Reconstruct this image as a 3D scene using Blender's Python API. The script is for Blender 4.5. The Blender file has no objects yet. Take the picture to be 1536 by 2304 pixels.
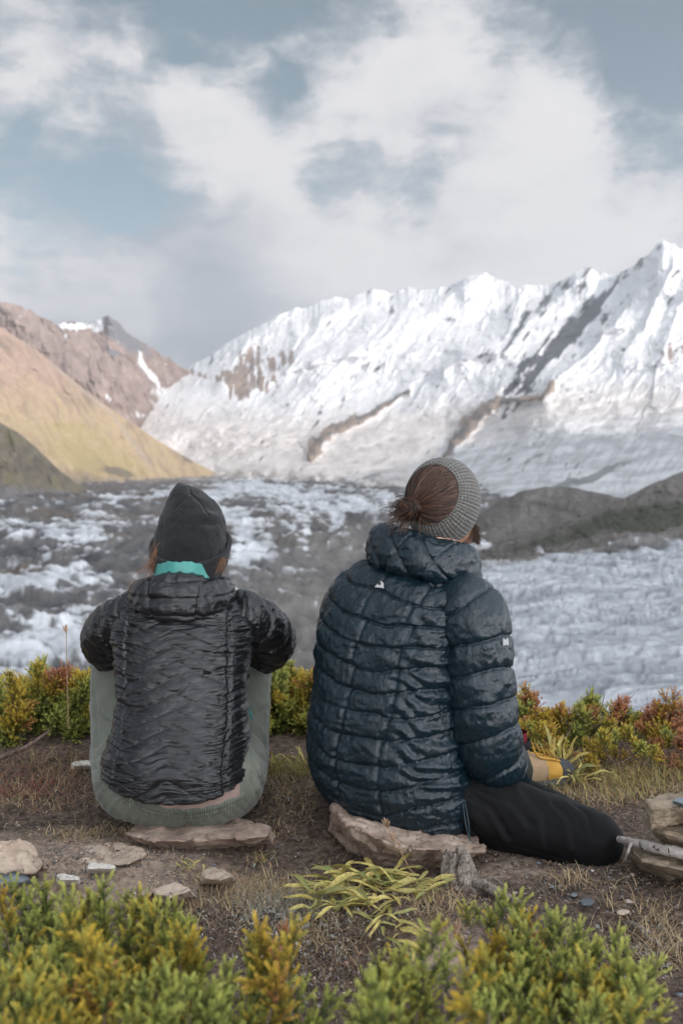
import bpy, bmesh, math, random
import numpy as np
from mathutils import Vector, Matrix

# ------------------------------------------------------------------ camera
scene = bpy.context.scene
col = scene.collection
FPX, CX, CY, HORIZON, EYE = 2240.0, 768.0, 1152.0, 1025.0, 1.0
PITCH = math.atan((CY - HORIZON) / FPX)
cam_data = bpy.data.cameras.new("camera")
cam = bpy.data.objects.new("camera", cam_data)
col.objects.link(cam)
cam.location = (0, 0, EYE)
cam.rotation_euler = (math.pi / 2 - PITCH, 0, 0)
cam_data.sensor_fit = 'VERTICAL'
cam_data.sensor_height = 36.0
cam_data.lens = 36.0 * FPX / 2304.0
cam_data.clip_start = 0.05
cam_data.clip_end = 60000
cam_data.dof.use_dof = True
cam_data.dof.focus_distance = 2.5
cam_data.dof.aperture_fstop = 4.5
scene.camera = cam

# ------------------------------------------------------------------ light
SUN = Vector((0.70, -0.57, 0.44)).normalized()      # towards the sun
SUN_EL = math.asin(SUN.z)
SUN_AZ = math.atan2(SUN.x, SUN.y)
sun_data = bpy.data.lights.new("sun", 'SUN')
sun_data.energy = 2.0
sun_data.angle = math.radians(0.5)
sun_data.color = (1.0, 0.89, 0.79)
sun = bpy.data.objects.new("sun", sun_data)
sun.rotation_euler = SUN.to_track_quat('Z', 'Y').to_euler()
sun.location = SUN * 50
col.objects.link(sun)

scene.view_settings.view_transform = 'Standard'
scene.view_settings.look = 'None'
scene.view_settings.exposure = 0.88
scene.view_settings.gamma = 1.0
scene.view_settings.use_curve_mapping = False
scene.cycles.use_denoising = True
scene.cycles.max_bounces = 6
scene.cycles.diffuse_bounces = 3
scene.cycles.glossy_bounces = 2
scene.cycles.transparent_max_bounces = 12
scene.cycles.volume_bounces = 0

def direction(px, py):
    x = (px - CX) / FPX
    y = (CY - py) / FPX
    c, s = math.cos(PITCH), math.sin(PITCH)
    return Vector((x, c + y * s, -s + y * c))

world = bpy.data.worlds.new("World")
scene.world = world
world.use_nodes = True
wt = world.node_tree
wt.nodes.clear()

class NT:
    """small helper that writes node graphs"""
    def __init__(self, tree):
        self.t = tree
    def n(self, kind, **kw):
        node = self.t.nodes.new(kind)
        for k, v in kw.items():
            setattr(node, k, v)
        return node
    def link(self, a, b):
        self.t.links.new(a, b)
    def put(self, sock, v):
        if hasattr(v, 'is_linked') or isinstance(v, bpy.types.NodeSocket):
            self.link(v, sock)
        else:
            sock.default_value = v
    def math(self, op, a, b=0.0, c=0.0, clamp=False):
        m = self.n('ShaderNodeMath', operation=op, use_clamp=clamp)
        self.put(m.inputs[0], a); self.put(m.inputs[1], b); self.put(m.inputs[2], c)
        return m.outputs[0]
    def vmath(self, op, a, b=(0, 0, 0)):
        m = self.n('ShaderNodeVectorMath', operation=op)
        self.put(m.inputs[0], a); self.put(m.inputs[1], b)
        return m.outputs['Value'] if op in ('DISTANCE', 'DOT_PRODUCT', 'LENGTH') else m.outputs[0]
    def noise(self, vec, scale, detail=4, rough=0.55, dist=0.0, out='Fac'):
        m = self.n('ShaderNodeTexNoise')
        if vec is not None:
            self.link(vec, m.inputs['Vector'])
        m.inputs['Scale'].default_value = scale
        m.inputs['Detail'].default_value = detail
        m.inputs['Roughness'].default_value = rough
        m.inputs['Distortion'].default_value = dist
        return m.outputs[out]
    def ramp(self, fac, a, b, lo=0.0, hi=1.0, smooth=True):
        m = self.n('ShaderNodeMapRange', interpolation_type='SMOOTHSTEP' if smooth else 'LINEAR')
        self.put(m.inputs[0], fac)
        m.inputs[1].default_value = a; m.inputs[2].default_value = b
        m.inputs[3].default_value = lo; m.inputs[4].default_value = hi
        return m.outputs[0]
    def mix(self, fac, a, b, blend='MIX'):
        m = self.n('ShaderNodeMix', data_type='RGBA', blend_type=blend)
        self.put(m.inputs[0], fac)
        for s, v in ((m.inputs[6], a), (m.inputs[7], b)):
            if isinstance(v, tuple):
                v = tuple(v) + ((1.0,) if len(v) == 3 else ())
            self.put(s, v)
        return m.outputs[2]
    def scalevec(self, vec, s):
        m = self.n('ShaderNodeMapping')
        self.link(vec, m.inputs[0])
        m.inputs['Scale'].default_value = s
        return m.outputs[0]

w = NT(wt)
wout = w.n('ShaderNodeOutputWorld')
sky = w.n('ShaderNodeTexSky', sky_type='NISHITA', sun_disc=False)
sky.sun_elevation = SUN_EL
sky.sun_rotation = SUN_AZ
sky.altitude = 3000
sky.air_density = 1.0
sky.dust_density = 0.6
hs = w.n('ShaderNodeHueSaturation')
hs.inputs['Hue'].default_value = 0.462
hs.inputs['Saturation'].default_value = 0.72
w.link(sky.outputs[0], hs.inputs['Color'])
bg_sky = w.n('ShaderNodeBackground')
bg_sky.inputs['Strength'].default_value = 0.050
w.link(hs.outputs[0], bg_sky.inputs['Color'])

tc = w.n('ShaderNodeTexCoord')
dirv = tc.outputs['Generated']
sep = w.n('ShaderNodeSeparateXYZ'); w.link(dirv, sep.inputs[0])
elev = sep.outputs['Z']
# cloud deck seen in perspective: direction divided by its height
den = w.math('ADD', w.math('MAXIMUM', elev, 0.0), 0.16)
comb = w.n('ShaderNodeCombineXYZ')
w.put(comb.inputs[0], w.math('DIVIDE', sep.outputs['X'], den))
w.put(comb.inputs[1], w.math('DIVIDE', sep.outputs['Y'], den))
comb.inputs[2].default_value = 3.7
deck = comb.outputs[0]
def swirl(vec, scale, amt, det=4):
    return w.vmath('ADD', vec, w.vmath('MULTIPLY', w.vmath('SUBTRACT', w.noise(vec, scale, det, 0.6, out='Color'), (0.5, 0.5, 0.5)), amt))
warp = swirl(swirl(dirv, 6.0, (0.07, 0.07, 0.045)), 19.0, (0.05, 0.05, 0.035))
flat = w.scalevec(warp, (1.0, 1.0, 2.1))
big = w.noise(deck, 1.15, 5, 0.58, 0.25)
mid = w.noise(flat, 7.5, 8, 0.60, 0.2)
fine = w.noise(w.scalevec(swirl(dirv, 9.0, (0.05, 0.05, 0.03)), (1, 1, 2.6)), 19.0, 9, 0.64, 0.4)
cover = w.math('ADD', w.math('MULTIPLY', w.math('SUBTRACT', big, 0.5), 0.7),
               w.math('ADD', w.math('MULTIPLY', w.math('SUBTRACT', mid, 0.5), 2.3), w.math('MULTIPLY', w.math('SUBTRACT', fine, 0.5), 1.15)))
# where the photograph's larger cloud masses (+) and openings (-) stand: x, y, radius in photo pixels, weight
for px, py, r, wt_ in [(80, 180, 150, .45), (290, 200, 130, .45), (430, 230, 150, .50), (540, 330, 150, .28), (880, 200, 140, .52), (1020, 100, 110, .36), (1250, 150, 140, .42),
                       (1330, 260, 120, .25), (830, 290, 120, .38), (1250, 340, 220, .28), (640, 500, 240, .34), (1320, 470, 330, .40),
                       (150, 600, 220, .28), (470, 600, 240, .30), (900, 560, 330, .45), (110, 430, 80, .34), (270, 85, 60, .25), (70, 40, 70, .22),
                       (1500, 330, 100, .25), (560, 150, 50, .30), (640, 90, 60, .22), (740, 10, 60, .2),
                       (180, 20, 90, -.20), (420, 60, 150, -.50), (560, 30, 120, -.35), (780, 60, 110, -.40), (1480, 140, 150, -.85), (1380, 30, 140, -.55), (1180, 20, 90, -.35),
                       (632, 225, 62, -.62), (1075, 215, 80, -.45), (800, 375, 90, -.62), (930, 390, 70, -.50), (1440, 380, 90, -.50), (1110, 90, 50, -.30),
                       (230, 350, 120, -.50), (50, 345, 70, -.35), (330, 450, 120, -.50), (150, 500, 110, -.45), (60, 270, 60, -.2),
                       (690, 415, 50, -.35), (400, 760, 150, .3)]:
    d = direction(px, py).normalized()
    rr = r / FPX
    dd = w.vmath('DISTANCE', warp, (d.x, d.y, d.z))
    cover = w.math('ADD', cover, w.ramp(dd, 0.0, 1.9 * rr, wt_, 0.0))
cover = w.math('ADD', cover, w.ramp(elev, 0.30, 0.10, -0.02, 0.50))      # the deck closes towards the horizon
cmask = w.ramp(cover, -0.28, 0.62)
# cloud tone: thick parts bright, thin bases and far banks greyer
tone_n = w.noise(w.scalevec(warp, (1, 1, 2.4)), 6.5, 7, 0.58, 0.2)
tone = w.math('ADD', w.ramp(cover, 0.05, 0.95, 0.0, 0.50), w.math('MULTIPLY', w.math('SUBTRACT', tone_n, 0.42), 1.5))
for px, py, r, wt_ in [(430, 740, 240, -.60), (150, 690, 130, -.3), (520, 640, 130, -.25), (900, 570, 260, -.05), (250, 640, 90, .35), (60, 590, 90, .3)]:      # the dark bank over the pass
    d = direction(px, py).normalized()
    dd = w.vmath('DISTANCE', warp, (d.x, d.y, d.z))
    tone = w.math('ADD', tone, w.ramp(dd, 0.0, 1.9 * r / FPX, wt_, 0.0))
cloud_col = w.mix(w.ramp(tone, -0.35, 0.75), (0.36, 0.395, 0.455), (0.82, 0.805, 0.81))
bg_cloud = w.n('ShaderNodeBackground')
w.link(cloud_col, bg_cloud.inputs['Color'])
sun_side = w.vmath('DOT_PRODUCT', dirv, (SUN.x, SUN.y, SUN.z))     # clouds scatter forward: brighter towards the sun, boosted to light the foreground
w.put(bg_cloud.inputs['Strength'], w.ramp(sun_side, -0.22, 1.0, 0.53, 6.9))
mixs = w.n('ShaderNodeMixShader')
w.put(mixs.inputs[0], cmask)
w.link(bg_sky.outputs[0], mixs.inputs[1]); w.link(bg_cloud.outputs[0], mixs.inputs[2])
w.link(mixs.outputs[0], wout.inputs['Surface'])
world.cycles.sampling_method = 'MANUAL'
world.cycles.sample_map_resolution = 512

# ------------------------------------------------------------------ helpers
rng = np.random.default_rng(11)
random.seed(5)

def at(px, py, Y):
    """pixel of the photograph + distance along +Y -> world point(s) (numpy)"""
    px, py, Y = np.broadcast_arrays(np.asarray(px, float), np.asarray(py, float), np.asarray(Y, float))
    x = (px - CX) / FPX
    y = (CY - py) / FPX
    c, s = math.cos(PITCH), math.sin(PITCH)
    dy = c + y * s
    k = Y / dy
    return np.stack([x * k, Y, EYE + (-s + y * c) * k], -1)

def V(px, py, Y):
    return np.array(at(px, py, Y))

def _hash(ix, iy, iz, seed):
    h = (ix.astype(np.int64) * 374761393 + iy.astype(np.int64) * 668265263 + iz.astype(np.int64) * 2147483647 + seed * 974711) & 0xFFFFFFFF
    h = ((h ^ (h >> 13)) * 1274126177) & 0xFFFFFFFF
    h = ((h ^ (h >> 16)) * 2246822519) & 0xFFFFFFFF
    return ((h ^ (h >> 15)) & 0xFFFFFF) / float(0xFFFFFF)

def vnoise(P, seed=0):
    P = np.asarray(P, float)
    if P.shape[-1] == 2:
        P = np.concatenate([P, np.zeros(P.shape[:-1] + (1,))], -1)
    i = np.floor(P).astype(np.int64)
    f = P - i
    f = f * f * f * (f * (f * 6 - 15) + 10)
    r = 0
    for dx in (0, 1):
        for dy in (0, 1):
            for dz in (0, 1):
                wgt = (f[..., 0] if dx else 1 - f[..., 0]) * (f[..., 1] if dy else 1 - f[..., 1]) * (f[..., 2] if dz else 1 - f[..., 2])
                r = r + wgt * _hash(i[..., 0] + dx, i[..., 1] + dy, i[..., 2] + dz, seed)
    return r * 2 - 1

def fbm(P, octaves=5, seed=0, gain=0.5, lac=2.03, ridged=False):
    P = np.asarray(P, float)
    a, s, t = 1.0, 0.0, 0.0
    for o in range(octaves):
        v = vnoise(P, seed + o * 17)
        if ridged:
            v = 1 - 2 * np.abs(v)
        s = s + a * v
        t += a
        a *= gain
        P = P * lac + 13.7
    return s / t

def sstep(a, b, x):
    t = np.clip((x - a) / (b - a), 0, 1)
    return t * t * (3 - 2 * t)

def link(o, parent=None):
    col.objects.link(o)
    if parent is not None:
        o.parent = parent
    return o

def tag(o, label=None, cat=None, group=None, kind=None):
    if label: o['label'] = label
    if cat: o['category'] = cat
    if group: o['group'] = group
    if kind: o['kind'] = kind
    return o

def empty(name, loc=(0, 0, 0)):
    o = bpy.data.objects.new(name, None)
    o.empty_display_size = 0.1
    o.location = [float(v) for v in loc]
    return link(o)

def mesh_obj(name, verts, faces, mat=None, parent=None, smooth=True, attrs=None):
    """verts (n,3), faces: (m,3|4) array or list of arrays; one linked mesh object. verts are in parent's space."""
    me = bpy.data.meshes.new(name)
    verts = np.ascontiguousarray(verts, dtype=np.float32).reshape(-1, 3)
    fl = faces if isinstance(faces, list) else [faces]
    fl = [np.asarray(f, dtype=np.int32) for f in fl if len(f)]
    me.vertices.add(len(verts)); me.vertices.foreach_set('co', verts.ravel())
    nl = sum(f.size for f in fl); nf = sum(len(f) for f in fl)
    me.loops.add(nl); me.loops.foreach_set('vertex_index', np.concatenate([f.ravel() for f in fl]))
    me.polygons.add(nf)
    tot = np.concatenate([np.full(len(f), f.shape[1], np.int32) for f in fl])
    me.polygons.foreach_set('loop_start', np.concatenate([[0], np.cumsum(tot)[:-1]]).astype(np.int32))
    me.polygons.foreach_set('loop_total', tot)
    if smooth:
        me.polygons.foreach_set('use_smooth', np.ones(nf, bool))
    for k, v in (attrs or {}).items():
        v = np.asarray(v, dtype=np.float32)
        if v.ndim == 1:
            a = me.attributes.new(k, 'FLOAT', 'POINT'); a.data.foreach_set('value', v)
        else:
            a = me.attributes.new(k, 'FLOAT_COLOR', 'POINT')
            c4 = np.ones((len(v), 4), np.float32); c4[:, :3] = v
            a.data.foreach_set('color', c4.ravel())
    me.update(calc_edges=True)
    me.validate()
    o = bpy.data.objects.new(name, me)
    if mat is not None:
        me.materials.append(mat)
    return link(o, parent)

def grid_faces(ny, nx, wrap=False):
    j, i = np.meshgrid(np.arange(ny - 1), np.arange(nx if wrap else nx - 1), indexing='ij')
    i2 = (i + 1) % nx
    return np.stack([j * nx + i, j * nx + i2, (j + 1) * nx + i2, (j + 1) * nx + i], -1).reshape(-1, 4)

def polyline_dist(PX, PY, pts):
    """signed distance to a polyline (positive to the right of travel), and parameter 0..1 along it"""
    best = np.full(PX.shape, 1e9); sg = np.zeros(PX.shape); par = np.zeros(PX.shape)
    L = np.cumsum([0] + [math.hypot(b[0] - a[0], b[1] - a[1]) for a, b in zip(pts, pts[1:])])
    for k, (a, b) in enumerate(zip(pts, pts[1:])):
        dx, dy = b[0] - a[0], b[1] - a[1]
        l2 = dx * dx + dy * dy
        t = np.clip(((PX - a[0]) * dx + (PY - a[1]) * dy) / l2, 0, 1)
        ex, ey = PX - (a[0] + t * dx), PY - (a[1] + t * dy)
        d = np.hypot(ex, ey)
        m = d < best
        best = np.where(m, d, best)
        sg = np.where(m, np.sign(dx * ey - dy * ex), sg)
        par = np.where(m, (L[k] + t * (L[k + 1] - L[k])) / L[-1], par)
    return best * sg, par

def material(name):
    m = bpy.data.materials.new(name)
    m.use_nodes = True
    m.node_tree.nodes.clear()
    nt = NT(m.node_tree)
    out = nt.n('ShaderNodeOutputMaterial')
    bsdf = nt.n('ShaderNodeBsdfPrincipled')
    nt.link(bsdf.outputs[0], out.inputs['Surface'])
    return m, nt, bsdf

def attr(nt, name, kind='GEOMETRY'):
    a = nt.n('ShaderNodeAttribute', attribute_name=name, attribute_type=kind)
    return a

def bump(nt, bsdf, height, strength=0.4, dist=0.01):
    b = nt.n('ShaderNodeBump')
    b.inputs['Strength'].default_value = strength
    b.inputs['Distance'].default_value = dist
    nt.put(b.inputs['Height'], height)
    nt.link(b.outputs[0], bsdf.inputs['Normal'])

# ------------------------------------------------------------------ far land
def land_material(name, scale, var=0.25, rough=0.9, bump_d=2.0, bump_s=0.5):
    """albedo from the mesh's own rock / snow / debris colouring, broken up by fine noise"""
    m, nt, b = material(name)
    g = nt.n('ShaderNodeNewGeometry')
    a = attr(nt, 'albedo')
    n1 = nt.noise(g.outputs['Position'], scale, 6, 0.65)
    f = nt.ramp(n1, 0.3, 0.7, 1 - var, 1 + var, smooth=False)
    c = nt.mix(1.0, a.outputs['Color'], (1, 1, 1), 'MULTIPLY')
    vm = nt.n('ShaderNodeVectorMath', operation='SCALE')
    nt.link(c, vm.inputs[0]); nt.link(f, vm.inputs['Scale'])
    nt.link(vm.outputs[0], b.inputs['Base Color'])
    b.inputs['Roughness'].default_value = rough
    b.inputs['Specular IOR Level'].default_value = 0.15
    bump(nt, b, nt.noise(g.outputs['Position'], scale * 1.7, 7, 0.72), bump_s, bump_d)
    return m

def layer(curves, px0, px1, nx, ny, power=1.0):
    """curves bottom to top, each [(px,py,Y)...] -> PX,PY,Y grids with rows bottom to top"""
    # dense where the photograph looks, coarser to either side
    lo, hi = max(px0, -120), min(px1, 1660)
    px = np.linspace(lo, hi, nx)
    if px0 < lo: px = np.concatenate([lo - (lo - px0) * np.linspace(1, 0, 50)[:-1] ** 1.4, px])
    if px1 > hi: px = np.concatenate([px, hi + (px1 - hi) * np.linspace(0, 1, 50)[1:] ** 1.4])
    nx = len(px)
    K = len(curves)
    pys = np.stack([np.interp(px, [p[0] for p in c], [p[1] for p in c]) for c in curves])
    Ys = np.stack([np.interp(px, [p[0] for p in c], [math.log(p[2]) for p in c]) for c in curves])
    t = np.linspace(0, K - 1, ny)
    k = np.minimum(t.astype(int), K - 2)
    f = (t - k)[:, None]
    k0, k1, k2, k3 = np.maximum(k - 1, 0), k, k + 1, np.minimum(k + 2, K - 1)
    def cr(A):
        p0, p1, p2, p3 = A[k0], A[k1], A[k2], A[k3]
        return 0.5 * (2 * p1 + (p2 - p0) * f * .7 + (2 * p0 - 5 * p1 + 4 * p2 - p3) * f * f * .0 + 0) if False else p1 + (p2 - p1) * f
    return np.broadcast_to(px, (ny, nx)).copy(), cr(pys), np.exp(cr(Ys))

def land_object(name, PX, PY, Y, albedo, mat, back=1200.0, drop=900.0, disp=None):
    P = at(PX, PY, Y)
    if disp is not None:
        P[..., 2] += disp
    ny, nx = PX.shape
    foot = P[0].copy(); foot[:, 2] -= 30
    rows, cols = [foot[None], P], [albedo[:1], albedo]
    if back:
        for k, (b, d) in enumerate(((0.12, 0.10), (0.45, 0.45), (1.0, 1.0))):
            q = P[-1].copy()
            dirn = q[:, :2] / np.linalg.norm(q[:, :2], axis=1, keepdims=True)
            q[:, :2] += dirn * back * b
            q[:, 2] -= drop * d
            rows.append(q[None]); cols.append(albedo[-1][None])
    P = np.concatenate(rows); A = np.concatenate(cols)
    o = mesh_obj(name, P.reshape(-1, 3), grid_faces(P.shape[0], nx), mat, attrs={'albedo': A.reshape(-1, 3)})
    return tag(o, kind='structure')

def lerp3(a, b, m):
    return np.asarray(a) * (1 - m[..., None]) + np.asarray(b) * m[..., None]

def blob(PX, PY, x, y, rx, ry, ang=0.0):
    c, s = math.cos(math.radians(ang)), math.sin(math.radians(ang))
    u = ((PX - x) * c + (PY - y) * s) / rx
    v = (-(PX - x) * s + (PY - y) * c) / ry
    return np.exp(-(u * u + v * v))

SNOW = (0.64, 0.645, 0.66)
ROCK = (0.13, 0.125, 0.125)

# --- the glacier: debris covered on the left, clean ice on the right, climbing into the icefall
def build_glacier():
    ZG = -82.0
    def flat(py):          # distance of a flat floor at ZG seen at row py
        return (EYE - ZG) * FPX / (py - HORIZON)
    cur = [[(-200, 1900, flat(1900)), (1750, 1900, flat(1900))]]
    for py in (1700, 1560, 1450, 1360, 1290, 1230, 1185, 1150, 1125, 1105, 1090):
        cur.append([(-200, py, flat(py)), (1750, py, flat(py))])
    cur.append([(-200, 1080, flat(1080)), (1750, 1080, flat(1080))])
    cur.append([(-200, 1071, flat(1071)), (1750, 1071, flat(1071))])
    cur.append([(-200, 1062, 4300), (1750, 1062, 4300)])
    PX, PY, Y = layer(cur, -2400, 4000, 620, 520)
    P = at(PX, PY, Y)
    Q = P[..., :2]
    wx = fbm(Q / 160, 4, 3) * 60
    W = Q + np.stack([wx, fbm(Q / 130, 4, 9) * 45], -1)
    # albedo: debris with ice showing in streaks
    n1 = fbm(W / np.array([95, 55]), 5, 21)
    n2 = fbm(W / np.array([30, 16]), 5, 31)
    n3 = fbm(Q / 9, 4, 41)
    n4 = fbm(np.stack([PX / 34, PY / np.interp(PY, [1070, 1300, 1700], [2.2, 5., 9.])], -1), 5, 43, .55)
    pw = PX + fbm(np.stack([PX / 90, PY / 40], -1), 4, 77) * 45
    pv = PY + fbm(np.stack([PX / 90, PY / 40], -1), 4, 78) * 16
    def B(*a): return blob(pw, pv, *a)
    ice = (0.95 * B(110, 1205, 160, 16) + .8 * B(230, 1180, 150, 10) + .9 * B(120, 1320, 170, 26) + .7 * B(60, 1260, 120, 16)
           + 1.0 * B(40, 1350, 150, 20) + 1.4 * B(60, 1500, 210, 60, -12) + .7 * B(190, 1440, 90, 30) + .7 * B(170, 1240, 70, 10)
           + .9 * B(560, 1100, 85, 10) + .5 * B(480, 1128, 70, 12, -15) + .7 * B(575, 1240, 75, 34)
           + .9 * B(330, 1112, 110, 9, -8) + .9 * B(700, 1150, 120, 26) + .8 * B(650, 1115, 100, 12) + .9 * B(800, 1120, 90, 14)
           + 1.2 * B(870, 1150, 120, 20) + .6 * B(700, 1205, 110, 24) + .6 * B(660, 1290, 80, 14) + .7 * B(850, 1085, 180, 16)
           + .8 * B(1050, 1230, 60, 30))
    for pts, w0, w1, g in (([(590, 1092), (520, 1112), (460, 1136), (495, 1162), (556, 1188), (560, 1214), (600, 1246), (560, 1276)], 9, 26, 1.5), ([(560, 1096), (640, 1106), (725, 1138), (760, 1176)], 7, 12, 1.0),
                           ([(640, 1180), (700, 1205), (690, 1250)], 6, 10, .7), ([(860, 1120), (905, 1150), (960, 1172)], 8, 14, .9), ([(190, 1150), (300, 1122), (400, 1106)], 4, 6, .9), ([(-50, 1235), (120, 1210), (240, 1196)], 6, 8, .6),
                           ([(-50, 1345), (110, 1318), (240, 1310)], 8, 12, .6)):
        sd, par = polyline_dist(pw * .6 + PX * .4, pv * .6 + PY * .4, pts)
        ice = ice + g * np.exp(-(sd / (w0 + (w1 - w0) * par)) ** 2)
    clean = sstep(-30, 60, pw - np.interp(pv, [1180, 1235, 1260, 1300, 1400, 1500, 1600, 1700], [1700, 1480, 1080, 1000, 980, 960, 800, 700]))
    clean *= sstep(1235, 1262, pv + np.interp(pw, [1000, 1100, 1300, 1536], [0, 0, 12, 45]) )
    gravel = B(670, 1400, 130, 110) + B(690, 1520, 200, 60) + .8 * B(780, 1300, 90, 60) + .8 * B(760, 1230, 110, 30)
    m = .85 * ice * (1 - .45 * np.clip(gravel, 0, 1)) + 0.35 * n1 + 0.65 * n2 + .35 * n3 + 1.15 * n4 - 0.56
    ice_m = np.clip(sstep(0.06, 0.52, m), 0, 1)
    # wavy flow bands on the clean ice
    ph = (Q[..., 1] + wx * .8 + 0.35 * Q[..., 0]) / 7.5
    bands = 0.5 + 0.5 * np.sin(ph + 3.0 * fbm(W / 40, 4, 51))
    Wr = np.stack([W[..., 0] * .94 + W[..., 1] * .34, W[..., 1] * .94 - W[..., 0] * .34], -1)
    crack = sstep(0.16, 0.48, fbm(Wr / np.array([55, 6.0]), 5, 61, ridged=True) - 0.10)
    fine = fbm(Wr / np.array([30, 2.2]), 4, 63)
    debris = lerp3((0.055, 0.055, 0.060), (0.165, 0.155, 0.148), np.clip(.5 + .9 * n2 + .6 * n3, 0, 1))
    debris = lerp3(debris, (0.135, 0.108, 0.088), sstep(-.1, .5, fbm(Q / 140, 4, 45)) * .7)
    debris = lerp3(debris, (0.185, 0.172, 0.156), np.clip(gravel, 0, 1) * .75)
    icec = lerp3((0.38, 0.39, 0.41), (0.64, 0.65, 0.665), np.clip(.5 + 1.1 * n2 + .5 * n3, 0, 1))
    alb = lerp3(debris, icec, ice_m)
    cl = lerp3((0.30, 0.318, 0.342), (0.50, 0.52, 0.545), np.clip(bands * .35 + .30 * n2 + .9 * fine + .30, 0, 1))
    cl = lerp3(cl, (0.20, 0.21, 0.23), np.clip(crack * .75 * sstep(-.25, .35, n1) , 0, 1))
    rim = sstep(60, 0, np.abs(pv - np.interp(pw, [1000, 1100, 1300, 1536], [1262, 1262, 1245, 1212])) * 3) * clean
    cl = lerp3(cl, (0.22, 0.21, 0.20), np.clip(rim * (.5 + 1.2 * n3), 0, 1))
    alb = lerp3(alb, cl, np.clip(clean, 0, 1))
    dark = np.exp(-((pw - np.interp(pv, [1180, 1300, 1500, 1650], [780, 700, 900, 980])) / 60) ** 2)
    # far end dusted pink-grey before the icefall
    far = sstep(1092, 1070, PY)
    alb = lerp3(alb, (0.42, 0.385, 0.36), far * .75 * np.clip(.7 + n2, 0, 1))
    leftfar = sstep(1120, 1085, PY) * sstep(560, 300, PX)
    alb = lerp3(alb, (0.20, 0.17, 0.15), np.clip(leftfar, 0, 1) * .8)
    disp = 15 * n1 + 9 * n2 + 3.4 * n3 * (1 - clean * .6)
    disp = disp * (1 - .72 * clean) + clean * (.9 * bands - 3.0 * crack + 1.0 * fine)
    disp *= sstep(220, 420, Y)
    return land_object('glacier', PX, PY, Y, alb, land_material('glacier_ice_and_debris', 0.12, .22, .8, 1.5, .6), back=0, disp=disp)

build_glacier()

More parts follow.
